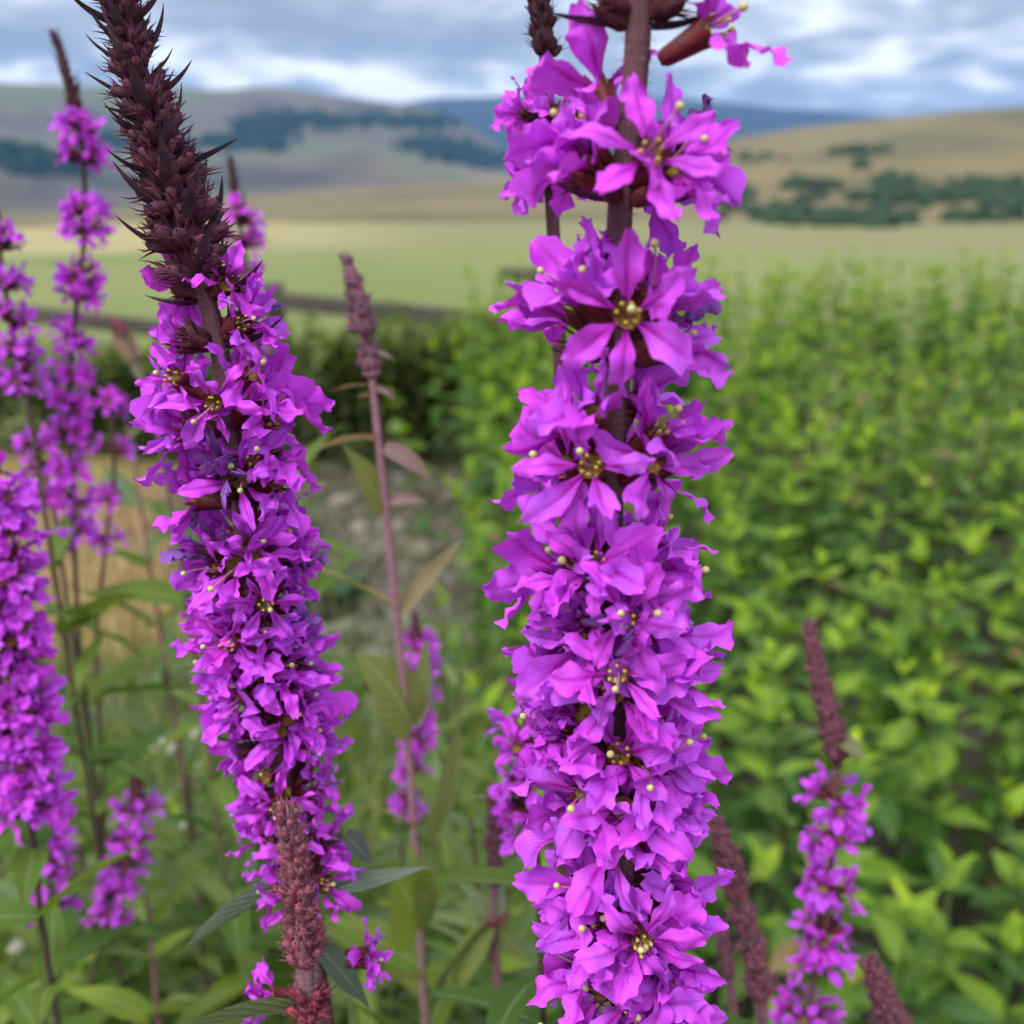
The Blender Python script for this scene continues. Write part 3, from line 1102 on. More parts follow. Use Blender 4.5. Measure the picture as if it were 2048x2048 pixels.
FLOWER_ME = []       # whole flowers for stems standing too far off to pick their petals apart
for s in range(8):
    rg = random.Random(500 + s)
    mb = MB()
    calyx_geo(mb, 1, 2)
    fl = rg.uniform(0.6, 1.25)
    for k in range(6):
        g = rg.choice(PETALS)
        m = petal_matrix(rg, k, fl, 1.0)
        mb.add([m @ v for v in g[0]], g[1], 0, g[2])
    FLOWER_ME.append(mb.mesh('flower', [M_PETAL, M_CALYX, M_THROAT]))

BUD_ME = []
for s in range(6):
    rg = random.Random(s + 60)
    mb = MB()
    n = 10
    prof_ = [(0, 0.0005), (0.0008, 0.0011), (0.0022, 0.00135), (0.0038, 0.0012), (0.0048, 0.0007), (0.0052, 0.0002)]
    verts, uv, faces = [], [], []
    for (z, r) in prof_:
        for k in range(n):
            a = 2 * PI * k / n
            rr = r * (1 + 0.12 * (k % 2))
            verts.append(Vector((rr * math.cos(a), rr * math.sin(a), z)))
            uv.append((z / 0.0052, k / n))
    for i in range(len(prof_) - 1):
        for k in range(n):
            faces.append((i * n + k, i * n + (k + 1) % n, (i + 1) * n + (k + 1) % n, (i + 1) * n + k))
    mb.add(verts, faces, 0, uv)
    for k in range(6):        # thread-like sepal tips
        a = k * PI / 3 + rg.uniform(-0.3, 0.3)
        d = Vector((math.cos(a), math.sin(a), 0))
        l2 = rg.uniform(0.0014, 0.0034)
        p0 = d * 0.0010 + Vector((0, 0, 0.0036))
        p1 = p0 + d * l2 * 0.35 + Vector((0, 0, l2 * 0.6))
        p2 = p1 + d * l2 * rg.uniform(-0.1, 0.5) + Vector((0, 0, l2 * 0.5))
        tube(mb, [p0, p1, p2], [0.00026, 0.00016, 0.00003], 4, 1, cap=False)
    BUD_ME.append(mb.mesh('bud', [M_BUD, M_SEPAL]))

BRACT_GEO = []
for s in range(5):
    rg = random.Random(s + 20)
    nu = 8
    verts, uv, faces = [], [], []
    x = z = 0
    c = rg.uniform(0.1, 0.85)
    for i in range(nu + 1):
        u = i / nu
        hw = 0.16 * (1 - u) ** 0.8 * (0.55 + 0.45 * sstep(0, 0.2, u)) + 0.006
        a = -0.25 + c * u
        if i:
            x += math.cos(a) / nu
            z += math.sin(a) / nu
        for j in range(3):
            v = j - 1
            verts.append(Vector((x, v * hw, z + abs(v) * hw * 0.75)))
            uv.append((u, j / 2))
    for i in range(nu):
        for j in range(2):
            a = i * 3 + j
            faces.append((a, a + 3, a + 4, a + 1))
    BRACT_GEO.append((verts, faces, uv))
BRACT_ME = [new_mesh('bract', g[0], g[1], [M_BRACT], None, g[2]) for g in BRACT_GEO]


# ------------------------------------------------------------------ one loosestrife stem
class Spike:
    def __init__(s, name, label, Y, pix, top_r, base_r, color=(1, 1, 1), seed=1, group=None, lean=0.0, cat='plant'):
        s.rg = random.Random(seed)
        s.pw = 1.0
        s.Y = Y
        pts = [P(x, y, Y + lean * (i / max(1, len(pix) - 1))) for i, (x, y) in enumerate(pix)]
        last, d = pts[-1], (pts[-1] - pts[-2]).normalized()
        p1 = last + d * 0.04
        base = Vector((p1.x + max(-0.15, min(0.15, d.x * 0.4)), p1.y + 0.03, 0.0))
        base.z = terr(base.x, base.y)
        pts += [p1, p1.lerp(base, 0.4), base]
        s.root = tag(empty(name, base), label, cat, group)
        s.base = base
        # dense Catmull-Rom line from the tip down
        q = [pts[0] + (pts[0] - pts[1])] + pts + [pts[-1] + (pts[-1] - pts[-2])]
        s.line = []
        for i in range(1, len(q) - 2):
            seg = max(6, int((q[i + 1] - q[i]).length / 0.0015)) if i < len(pix) + 1 else 14
            seg = min(seg, 90)
            if i >= len(pix):
                s.line += [q[i].lerp(q[i + 1], k / 14) for k in range(14)]
                continue
            for k in range(seg):
                t = k / seg
                a, b, c, e = q[i - 1], q[i], q[i + 1], q[i + 2]
                s.line.append(0.5 * ((2 * b) + (c - a) * t + (2 * a - 5 * b + 4 * c - e) * t * t + (3 * b - a - 3 * c + e) * t ** 3))
        s.line.append(pts[-1])
        s.py = [proj(p)[1] if p.z > 0.3 else 9e9 for p in s.line]
        s.arc = [0.0]
        for a, b in zip(s.line, s.line[1:]):
            s.arc.append(s.arc[-1] + (b - a).length)
        s.top_r, s.base_r = top_r, base_r
        s.color = (*color, 1)
        # the stem itself
        mb = MB()
        step = max(1, len(s.line) // 90)
        ln = s.line[::step] + [s.line[-1]]
        tot = s.arc[-1]
        ar = s.arc[::step] + [tot]
        rad = [top_r + (base_r - top_r) * min(1.0, a / 0.12) for a in ar]
        rad = [r * min(1.0, 0.15 + a / 0.012) for r, a in zip(rad, ar)]
        tube(mb, [p - base for p in ln], rad, 10, 0, rib=0.07)
        o = obj('stem', mb.mesh('stem', [M_STEM]), s.root)
        o.color = s.color

    def at_y(s, y):
        i = min(range(len(s.py)), key=lambda k: abs(s.py[k] - y))
        return s.at_i(i)

    def at_i(s, i):
        i = max(1, min(len(s.line) - 2, i))
        T = (s.line[i - 1] - s.line[i + 1]).normalized()
        return s.line[i] - s.base, T

    def at_arc(s, a):
        i = min(range(len(s.arc)), key=lambda k: abs(s.arc[k] - a))
        return s.at_i(i)

    def arc_y(s, y):
        return s.arc[min(range(len(s.py)), key=lambda k: abs(s.py[k] - y))]

    def frame(s, T):
        f = Vector((0, -1, 0))                   # azimuth 0 faces the camera, + is to its right
        f = (f - T * f.dot(T)).normalized()
        return f, (T.cross(f)).normalized()

    def direction(s, T, az, el):
        f, r = s.frame(T)
        return ((f * math.cos(az) + r * math.sin(az)) * math.cos(el) + T * math.sin(el)).normalized()

    def flower(s, c, T, az, el, scale=1.0, flare=0.95, up=0.0, detail=True, rad=0.0022, style=None, wither=False, roll=None):
        rg = s.rg
        D = s.direction(T, az, el)
        f, r = s.frame(T)
        out = (f * math.cos(az) + r * math.sin(az))
        pos = c + out * rad + T * up
        q = D.to_track_quat('Z', 'Y').to_matrix().to_4x4()
        m = Matrix.Translation(pos) @ q @ Matrix.Rotation(rg.uniform(0, PI) if roll is None else roll, 4, 'Z') @ Matrix.Scale(scale, 4)
        if not detail:
            o = obj('flower', rg.choice(FLOWER_ME), s.root, m)
            return o
        o = obj('flower', CALYX_ME, s.root, m)
        for k in range(6):
            if rg.random() < 0.05:
                continue
            me = rg.choice(WITHER_ME) if (wither or rg.random() < 0.02) else rg.choice(PETAL_ME)
            obj('petal', me, o, petal_matrix(rg, k, flare if not wither else 0.25, rg.uniform(0.9, 1.12), s.pw * rg.uniform(0.8, 1.1)))
        if style or (style is None and rg.random() < 0.6):
            obj('style', rg.choice(STYLE_ME), o, Matrix.Rotation(rg.uniform(0, 6), 4, 'Z'))
            if style or rg.random() < 0.35:
                obj('stamens', rg.choice(STAMEN_ME), o, Matrix.Rotation(rg.uniform(0, 6), 4, 'Z'))
        return o

    def bud(s, c, T, az, el, scale, rad, up, color):
        rg = s.rg
        D = s.direction(T, az, el)
        f, r = s.frame(T)
        pos = c + (f * math.cos(az) + r * math.sin(az)) * rad + T * up
        m = Matrix.Translation(pos) @ D.to_track_quat('Z', 'Y').to_matrix().to_4x4() @ Matrix.Rotation(rg.uniform(0, 6), 4, 'Z') @ Matrix.Scale(scale, 4)
        o = obj('bud', rg.choice(BUD_ME), s.root, m)
        k = rg.uniform(0.75, 1.25)
        o.color = (color[0] * k, color[1] * k, color[2] * k, 1)
        return o

    def bract(s, c, T, az, el, length, color=(1, 1, 1), rad=0.0015, me=None):
        D = s.direction(T, az, el)
        side = T.cross(D).normalized()
        nrm = D.cross(side).normalized()
        if nrm.dot(T) < 0:
            nrm, side = -nrm, -side
        f, r = s.frame(T)
        pos = c + (f * math.cos(az) + r * math.sin(az)) * rad
        m = Matrix((D, nrm.cross(D), nrm)).transposed().to_4x4()
        o = obj('bract', me or s.rg.choice(BRACT_ME), s.root, Matrix.Translation(pos) @ m @ Matrix.Scale(length, 4))
        o.color = (*color, 1)
        return o

    def whorl(s, y, n=12, scale=1.0, phase=0.0, detail=True, el=(0.05, 0.8), buds=6, bractlen=0.012, spread=0.006, flare=(0.6, 1.15), bcol=(1, 1, 1), budcol=(1.6, 1.1, 1.1), wither=0.04, budscale=1.0, arc=1.45):
        """two opposite clusters of flowers in the axils of a pair of bracts"""
        rg = s.rg
        c, T = s.at_y(y)
        for b in (0, PI):
            s.bract(c, T, phase + b, rg.uniform(0.05, 0.35), bractlen * rg.uniform(0.85, 1.2), bcol)
        for k in range(n):
            side = phase + (PI if k % 2 else 0)
            az = side + (((k // 2) + 0.5) / max(1, (n + 1) // 2) * 2 - 1) * arc + rg.gauss(0, 0.12)
            a = (az + PI) % (2 * PI) - PI
            e = rg.uniform(*el)
            s.flower(c, T, az, e, scale * rg.uniform(0.9, 1.1), rg.uniform(*flare), rg.uniform(0, spread) * (0.3 + e), detail and abs(a) < 2.05, s.base_r * 0.8, wither=rg.random() < wither)
        for k in range(buds):
            az = phase + (PI if k % 2 else 0) + rg.gauss(0, 0.55)
            s.bud(c, T, az, rg.uniform(0.2, 0.9), budscale * rg.uniform(0.8, 1.15), s.base_r * 0.8, rg.uniform(0, 0.003), budcol)

    def budhead(s, y0, y1, r0, r1, spacing=0.0055, nb=8, bract=0.010, bel=(0.6, 0.95), col=(1, 1, 1), bcol=(1, 1, 1), bel_bud=(0.55, 0.95), bscale=1.0, nbr=2, core=0.45, extra=0, pexp=0.7):
        """the unopened upper part: tight decussate pairs of bracts packed with buds; r is its radius"""
        rg = s.rg
        a0, a1 = s.arc_y(y0), s.arc_y(y1)
        ph = rg.uniform(0, PI)
        mb = MB()
        ks = [k / 11 for k in range(12)]
        tube(mb, [s.at_arc(a0 + (a1 - a0) * k)[0] for k in ks], [(r0 + (r1 - r0) * k ** pexp) * (core if 0 < k < 1 else core * 0.5) for k in ks], 8)
        o = obj('bud_core', mb.mesh('bud_core', [M_BUD]), s.root)
        o.color = (*col, 1)
        ts, a = [], a0
        while a < a1:
            t = (a - a0) / max(1e-6, a1 - a0)
            ts.append(t)
            a += spacing * (0.55 + 0.45 * t) * min(1.0, (r0 + (r1 - r0) * t) / 0.0045 + 0.2)
        for t in ts:
            c, T = s.at_arc(a0 + (a1 - a0) * t)
            R = r0 + (r1 - r0) * t ** pexp
            for q in range(nbr):
                b = q * 2 * PI / nbr
                s.bract(c, T, ph + b + rg.gauss(0, 0.22), rg.uniform(*bel) + 0.25 * (1 - t), bract * (0.55 + 0.45 * t) * rg.uniform(0.8, 1.25), bcol, rad=R * 0.4)
            for q in range(extra):
                s.bract(c, T, rg.uniform(0, 2 * PI), rg.uniform(0.5, 1.2), bract * rg.uniform(0.35, 0.6), bcol, rad=R * 0.45)
            m = max(4, int(round(nb * (0.6 + 0.4 * t))))
            for k in range(m):
                az = ph + 2 * PI * (k + 0.5) / m + rg.gauss(0, 0.15)
                sc = R / 0.0062 * rg.uniform(0.85, 1.1) * bscale
                s.bud(c, T, az, rg.uniform(*bel_bud) + 0.25 * (1 - t), sc, R * 0.30, rg.uniform(-0.0015, 0.0015), col)
            ph += PI / 2 + rg.gauss(0, 0.15)

    def fuzz(s, y0, y1, n, length=0.0009):
        rg = s.rg
        mb = MB()
        a0, a1 = s.arc_y(y0), s.arc_y(y1)
        for _ in range(n):
            c, T = s.at_arc(rg.uniform(a0, a1))
            az = rg.uniform(-2.4, 2.4)
            D = s.direction(T, az, rg.gauss(0.1, 0.35))
            f, r = s.frame(T)
            p = c + (f * math.cos(az) + r * math.sin(az)) * s.base_r * 0.98
            side = D.cross(T).normalized() * 0.00004
            l2 = length * rg.uniform(0.5, 1.2)
            bend = Vector((rg.gauss(0, 0.2), rg.gauss(0, 0.2), rg.gauss(0, 0.2))) * l2
            mb.add([p - side, p + side, p + D * l2 * 0.6 + bend * 0.4, p + D * l2 + bend], [(0, 1, 2), (1, 3, 2)])
        o = obj('fuzz', mb.mesh('fuzz', [M_FUZZ]), s.root)
        o['kind'] = 'stuff'

    def stem_leaves(s, y0, n, color, gap=0.034, length=0.046):
        """opposite pairs of narrow leaves down the stem below the flowers"""
        rg = s.rg
        a = s.arc_y(y0) + 0.01
        az = rg.uniform(0, PI)
        for k in range(n):
            c, T = s.at_arc(a + gap * k)
            for b in (0, PI):
                m = leaf_matrix(c, az + b + rg.gauss(0, 0.2), rg.uniform(-0.1, 0.8), length * rg.uniform(0.7, 1.25), rg.gauss(0, 0.3))
                o = obj('leaf', rg.choice(WILLOW_ME), s.root, m)
                t = rg.random()
                o.color = (*mixt(color, (color[0] * 2.2, color[1] * 1.7, color[2] * 1.4), t * t), 1)
            az += PI / 2 + rg.gauss(0, 0.2)

    def leaf(s, base_px, tip_px, width, color, tip_dy=0.0, face=0.0, geo=None):
        """a stem leaf between two photo points; its base lies on the stem's plane"""
        a = P(*base_px, s.Y) - s.base
        b = P(*tip_px, s.Y + tip_dy) - s.base
        D = b - a
        ln = D.length
        D.normalize()
        up0 = Vector((0, 0, 1)) if abs(D.z) < 0.8 else Vector((0, -1, 0))
        side = up0.cross(D).normalized()
        nrm = D.cross(side)
        m = Matrix((D, side, nrm)).transposed().to_4x4() @ Matrix.Rotation(face, 4, 'X')
        me = s.rg.choice(WILLOW_ME) if geo is None else geo
        o = obj('leaf', me, s.root, Matrix.Translation(a) @ m @ Matrix.Diagonal((ln, ln * width / 0.105, ln * 0.8, 1)))
        o.color = (*color, 1)
        return o


rgm = random.Random(2)
# --- the tall spike in full flower
A = Spike('purple_loosestrife', 'tall sharp loosestrife spike crowded with violet flowers, its tip out of view', 0.17,
          [(1282, -260), (1279, -100), (1277, 60), (1262, 250), (1240, 430), (1238, 700), (1232, 820), (1222, 1000), (1226, 1250), (1236, 1500), (1246, 1750), (1258, 2048)], 0.0019, 0.0022, seed=3)
wl = [(-190, 3, .9), (60, 1, .9), (405, 9, 1.15), (715, 9, 1.2), (985, 10, 1.2), (1225, 11, 1.2), (1400, 11, 1.2), (1560, 11, 1.2), (1710, 11, 1.18), (1850, 11, 1.18), (1985, 11, 1.18), (2110, 11, 1.18)]
for i, (y, n, sc) in enumerate(wl):
    A.whorl(y, n, sc, phase=(1.55 + rgm.gauss(0, 0.2)) if i < 5 else 1.25 + i * PI / 2 + rgm.gauss(0, 0.15), el=(0.05, 0.95) if i > 4 else (0.2, 1.1), arc=1.05 if i < 5 else 1.45, buds=10 if i < 5 else 6, spread=0.010, flare=(0.5, 1.2), budscale=1.3 if i > 1 else 1.0, budcol=(2.2, 1.2, 1.1) if i > 1 else (1.3, 0.9, 0.9))
    if i > 4:
        A.whorl(y - 60, 2, sc * 0.96, phase=0.4 + i * 1.9, el=(0.0, 0.6), buds=2, bractlen=0.009, flare=(0.7, 1.2))
for (y, az, el, sc) in [(372, 0.12, 0.35, 1.12), (655, -0.02, 0.30, 1.18), (1195, 0.05, 0.20, 1.05), (1290, -0.05, 0.12, 1.05), (1792, 0.12, 0.10, 1.08), (930, -0.35, 0.4, 1.1)]:
    c, T = A.at_y(y)
    A.flower(c, T, az, el, sc, 1.32, 0.001, True, 0.0075, style=True)
c, T = A.at_y(118)
A.flower(c, T, 1.35, 0.55, 1.25, 0.75, 0.0, True, 0.0035, style=True)
A.fuzz(60, 2048, 5200)

# --- the spike with the dark bud spire
B = Spike('purple_loosestrife', 'leaning loosestrife spike with a long dark spire of buds above its violet flowers', 0.215,
          [(205, -330), (215, -150), (238, 0), (275, 140), (330, 330), (378, 480), (412, 590), (440, 700), (462, 850), (482, 1010), (505, 1170), (530, 1330), (558, 1500), (590, 1680), (622, 1860)], 0.0017, 0.0020, color=(0.9, 0.85, 0.9), seed=8)
B.pw = 0.76
B.budhead(-330, 575, 0.0026, 0.0090, 0.0043, 10, 0.0135, (0.35, 0.85), col=(1.6, 1.4, 1.6), bcol=(1.35, 1.2, 1.4), bscale=0.90, bel_bud=(0.25, 1.0), core=0.38, extra=3, pexp=1.0)
wlB = [(600, 3, .85, 0), (705, 5, .9, 0), (860, 9, 1.2, 1), (1010, 9, 1.2, 1), (1150, 10, 1.12, 1), (1255, 9, 1, 1), (1345, 9, 1, 1), (1430, 9, 1, 1), (1515, 9, .97, 1), (1600, 8, .95, 1), (1690, 6, .92, 1), (1790, 6, .9, 1)]
for i, (y, n, sc, _) in enumerate(wlB):
    B.whorl(y, n, sc, phase=1.5 + (i * PI / 2 if i > 3 else 0) + rgm.gauss(0, 0.2), el=(0.0, 0.45) if i < 2 else (0.0, 0.9), arc=1.0 if i < 4 else 1.45, buds=14 if i < 2 else 7, bractlen=0.013, spread=0.008, flare=(0.7, 1.25), budcol=(1.3, 1, 1), budscale=1.1)
    if 3 < i < 9:
        B.whorl(y - 45, 3, sc * 0.95, phase=0.5 + i * 1.8, el=(0.0, 0.5), buds=2, bractlen=0.009)
for (y, az, el, sc) in [(790, 0.05, 0.05, 0.95), (1165, 0.45, 0.0, 1.0), (1235, -0.25, -0.15, 1.0), (1560, 0.1, 0.0, 0.95), (755, -0.6, 0.35, 1.0)]:
    c, T = B.at_y(y)
    B.flower(c, T, az, el, sc, 1.3, 0.0, True, 0.006, style=True)
B.fuzz(560, 1400, 2600)
B.leaf((585, 1765), (365, 1868), 0.075, (0.15, 0.19, 0.145), 0.0, 1.15)
B.leaf((660, 1780), (852, 1728), 0.08, (0.20, 0.25, 0.19), 0.0, 0.8)
B.leaf((690, 1670), (752, 1725), 0.20, (0.13, 0.15, 0.13), 0.0, 0.4)
B.leaf((640, 1900), (760, 2010), 0.13, (0.12, 0.16, 0.12), 0.0, 0.3)

# --- bud spike in front
C = Spike('loosestrife_bud_spike', 'plump wine red bud spike with no open flowers, sharp, before violet flowers', 0.185,
          [(575, 1620), (590, 1720), (603, 1830), (612, 1930), (618, 2048), (624, 2120)], 0.0017, 0.0019, color=(1.7, 1.9, 1.9), seed=12)
C.budhead(1630, 1940, 0.0040, 0.0062, 0.0036, 9, 0.0080, (1.08, 1.36), col=(3.6, 3.1, 3.0), bcol=(4.0, 3.2, 3.2), bscale=0.85, bel_bud=(0.75, 1.15), nbr=5, core=0.42)
C.budhead(1995, 2038, 0.0046, 0.0058, 0.0035, 9, 0.006, (0.5, 0.9), col=(3.2, 1.8, 1.9), bcol=(2.8, 2.3, 2.3))
C.fuzz(1640, 2048, 2600, 0.0011)
C.leaf((640, 2020), (262, 2032), 0.11, (0.17, 0.21, 0.11), 0.0, 1.0)
for (x, y, az) in [(590, 1985, -1.3), (690, 1905, 1.3), (690, 1930, 1.5), (565, 2010, -1.5)]:
    c = P(x, y, 0.20) - C.base
    C.flower(c, Vector((0, 0, 1)), az, 0.2, 0.8, 1.0, 0, True, 0.0)


def side_spike(label, Y, pix, whorls, head=None, seed=1, n=8, scale=0.9, headr=(0.002, 0.0045), headcol=(1.2, 1, 1), hb=8, stemcol=(1, 1, 1), buds=3, lean=0.0, sp=0.006):
    s = Spike('purple_loosestrife', label, Y, pix, 0.0010, 0.0011, tuple(v * w for v, w in zip(stemcol, (0.75, 1.15, 0.75))), seed, None, lean)
    if head:
        s.budhead(head[0], head[1], headr[0], headr[1], sp, hb, 0.009, (0.9, 1.25), col=headcol, bcol=headcol, nbr=4, core=0.55, bscale=0.85, bel_bud=(0.7, 1.15))
    for i, y in enumerate(whorls):
        s.whorl(y, n, scale, phase=0.7 + i * PI / 2 + s.rg.gauss(0, 0.3), detail=False, el=(-0.1, 0.8), buds=buds, bractlen=0.011)
    return s


D = side_spike('blurred loosestrife with a thin bent tip and spaced clusters of violet flowers against the hills', 0.44,
               [(108, 70), (128, 130), (150, 215), (165, 300), (170, 420), (165, 520), (150, 640), (140, 760), (138, 880), (145, 1000), (150, 1120)],
               [262, 330, 440, 475, 560, 600, 690, 770, 820, 880, 950, 1010, 1080], (78, 230), 31, n=5, scale=0.70, headr=(0.0022, 0.0038), hb=6, stemcol=(0.8, 0.8, 0.8))
D2 = side_spike('blurred loosestrife side shoot leaning away beside the straw patch', 0.50, [(215, 760), (225, 850), (228, 950), (215, 1060), (205, 1150)], [820, 910, 1000, 1080], None, 32, n=3, scale=0.7)
D3 = side_spike('short blurred violet side spike in front of the orange straw', 0.46, [(70, 880), (90, 950), (110, 1040), (125, 1140)], [900, 950, 1000], None, 33, n=4, scale=0.7)
E = side_spike('blurred loosestrife spike cut by the edge of the view above the fence rail', 0.42, [(-8, 430), (2, 520), (18, 620), (40, 720), (60, 830), (80, 960)], [500, 580, 660, 715, 770], (440, 500), 34, n=4, scale=0.70, hb=5)
F = side_spike('stout loosestrife spike packed with deep violet flowers at the edge of the view', 0.30, [(-25, 960), (-5, 1060), (12, 1180), (25, 1300), (40, 1420), (52, 1540), (62, 1640)], [1010, 1080, 1150, 1215, 1280, 1340, 1400, 1460, 1520, 1575, 1625], None, 35, n=8, scale=0.85, stemcol=(0.8, 0.8, 0.8))
F2 = side_spike('small cluster of purple flowers hanging below the stout violet spike', 0.36, [(95, 1590), (95, 1650), (100, 1740), (105, 1850), (95, 1950)], [1640, 1690, 1730, 1830], None, 36, n=6, scale=0.75)
G = side_spike('small loosestrife spike with a grey mauve tip among green stems below the stout spike', 0.42, [(268, 1535), (275, 1600), (262, 1680), (240, 1760), (215, 1840), (190, 1930)], [1625, 1680, 1735, 1790, 1840], (1540, 1610), 37, n=4, scale=0.78, headr=(0.003, 0.005), headcol=(2.2, 1.9, 1.9))
H = side_spike('thin blurred loosestrife with a knotted dark tip just behind the dark bud spire', 0.50, [(462, 325), (470, 380), (478, 440), (492, 520), (505, 620), (520, 720), (545, 820)], [450, 500, 560, 640, 680], (330, 440), 38, n=3, scale=0.75, headr=(0.0018, 0.0035), hb=5)
J = side_spike('blurred violet loosestrife behind the pink bud stem', 0.50, [(828, 1230), (840, 1300), (845, 1380), (835, 1470), (820, 1560), (810, 1650)], [1300, 1350, 1400, 1440, 1490, 1550, 1610], (1235, 1290), 39, n=5, scale=0.72, headcol=(2, 1.5, 1.6), hb=5)
K2 = side_spike('pale violet blurred flowers peeping out beside the tall flowering spike', 0.27, [(1045, 1420), (1055, 1500), (1065, 1600), (1075, 1700), (1080, 1850)], [1500, 1560, 1620, 1680], None, 40, n=4, scale=0.85)
LS = side_spike('loosestrife with a red brown bud tip and few violet flowers against the herbs', 0.32, [(1618, 1248), (1635, 1340), (1660, 1440), (1675, 1520), (1668, 1620), (1660, 1740), (1650, 1850), (1628, 1960), (1605, 2060)],
                [1600, 1690, 1780, 1870, 1940, 2040], (1258, 1530), 41, n=4, scale=0.9, headr=(0.0034, 0.0066), headcol=(3.0, 2.8, 2.8), buds=4, stemcol=(1.5, 1.2, 1.2))
for y in (1395, 1450):
    c, T = LS.at_y(y)
LS.leaf((1670, 1470), (1740, 1510), 0.2, (0.26, 0.25, 0.13), -0.01, 0.4)
LS.leaf((1630, 1462), (1560, 1450), 0.18, (0.22, 0.24, 0.12), 0.01, 0.3)


def bud_stem(label, Y, pix, heads, seed, col=(2.2, 1.8, 1.9), stemcol=(1.6, 1.6, 1.7), bract=0.007, sp=0.0045, bel=(1.0, 1.3), nb=8, rad=(0.0015, 0.0018)):
    s = Spike('loosestrife_bud_spike', label, Y, pix, rad[0], rad[1], stemcol, seed)
    for (y0, y1, r0, r1) in heads:
        s.budhead(y0, y1, r0, r1, sp, nb, bract, bel, col=col, bcol=tuple(v * 1.15 for v in col), nbr=4, core=0.55, bscale=0.85, bel_bud=(0.7, 1.15))
    return s


I = bud_stem('slender pink bud spike on a long leafy stalk before the dark hedge', 0.36,
             [(692, 515), (712, 580), (728, 660), (742, 740), (755, 860), (766, 960), (778, 1080), (792, 1220), (806, 1360), (818, 1500), (828, 1650), (838, 1800), (848, 2000)],
             [(520, 668, 0.0030, 0.0070), (690, 755, 0.0050, 0.0060)], 51, col=(3.0, 3.6, 3.5), stemcol=(2.3, 2.5, 2.6), rad=(0.0011, 0.0015))
pk, ol, tn = (0.34, 0.20, 0.19), (0.24, 0.25, 0.075), (0.33, 0.25, 0.12)
for (b, t, wd, c, dy, fc) in [((748, 775), (800, 785), .16, pk, 0, .4), ((738, 770), (655, 770), .10, pk, 0, .3), ((742, 700), (795, 715), .13, pk, 0, .4), ((750, 790), (712, 790), .2, pk, 0, .5),
                              ((758, 880), (615, 852), .10, pk, 0.0, .5), ((768, 895), (895, 945), .11, pk, 0, .7), ((768, 1022), (706, 885), .16, ol, -.01, 1.0), ((775, 1005), (876, 975), .11, pk, .01, .5),
                              ((800, 1225), (625, 1095), .07, tn, .02, .6), ((800, 1225), (935, 1050), .06, tn, .04, .5), ((825, 1452), (770, 1300), .19, ol, -.015, 1.0), ((822, 1450), (872, 1265), .12, (.22, .25, .09), .03, .9),
                              ((832, 1660), (690, 1540), .09, (.27, .28, .09), .0, .6), ((850, 1680), (955, 1430), .08, (.24, .25, .10), .0, .8), ((842, 1850), (812, 1760), .28, (.25, .31, .06), -.02, 1.0), ((852, 1850), (868, 1700), .12, (.27, .31, .08), -.01, 1.0),
                              ((846, 1990), (690, 1810), .06, (.27, .29, .08), .0, .7), ((852, 2010), (960, 1850), .07, (.25, .28, .08), .0, .7), ((848, 2040), (740, 1960), .12, (.13, .2, .06), .0, .7)]:
    I.leaf(b, t, wd, c, dy, fc)
K = bud_stem('dull mauve bud stem with a swollen leaf joint beside the tall flowering spike', 0.34, [(992, 1575), (990, 1660), (988, 1740), (988, 1850), (994, 1960), (1000, 2060)], [(1580, 1700, 0.0044, 0.0060), (1725, 1775, 0.0044, 0.0050)], 52, col=(2.0, 2.2, 2.2))
for (b, t, wd, c, dy, fc) in [((990, 1600), (928, 1587), .13, (.42, .42, .38), 0, .5), ((985, 1840), (925, 1765), .14, (.26, .31, .16), 0, .8), ((995, 1835), (1004, 1770), .16, (.36, .36, .3), 0, .8), ((980, 1850), (870, 2020), .09, (.25, .29, .09), 0, .6), ((995, 1850), (1080, 1960), .12, (.25, .26, .12), 0, .6), ((985, 1850), (760, 2010), .05, (.14, .18, .10), 0.0, .5), ((1000, 1690), (1050, 1700), .14, (.3, .27, .2), 0, .3)]:
    K.leaf(b, t, wd, c, dy, fc)
c, T = K.at_y(1845)
for b in range(6):
    K.bud(c, T, b * PI / 3, 0.5, 0.8, 0.0012, 0, (3, 1.6, 1.8))
Mx = bud_stem('knobbly brown mauve bud spike close beside the tall flowering spike', 0.25, [(1432, 1640), (1455, 1720), (1480, 1810), (1505, 1900), (1520, 1980), (1528, 2060)],
              [(1650, 1800, 0.0036, 0.0062), (1835, 1862, 0.0058, 0.0062), (1900, 1925, 0.0058, 0.0064), (1960, 1990, 0.0058, 0.0064)], 53, col=(3.2, 3.1, 3.0), sp=0.0042, nb=9)
Mx.fuzz(1660, 2048, 1500, 0.0013)
M2 = bud_stem('thin half hidden bud spike between the tall flowering spike and the knobbly one', 0.29, [(1440, 1850), (1455, 1930), (1470, 2048), (1475, 2100)], [(1856, 1960, 0.003, 0.0042)], 54, col=(2.9, 3.0, 3.0))
Nn = bud_stem('blunt mauve brown bud tip rising in front of dark herb leaves', 0.25, [(1740, 1922), (1765, 1990), (1790, 2060), (1800, 2120)], [(1930, 2100, 0.0040, 0.0075)], 55, col=(2.8, 2.7, 2.7), nb=10, sp=0.004)
O = bud_stem('dark bud spike against the clouds just behind the tall flowering spike', 0.26, [(1072, -60), (1082, 40), (1092, 120), (1098, 230), (1100, 340), (1108, 480), (1115, 620)],
             [(-50, 112, 0.0044, 0.0046)], 56, col=(0.9, 0.8, 0.8), stemcol=(0.7, 0.7, 0.7), bract=0.005, nb=9)
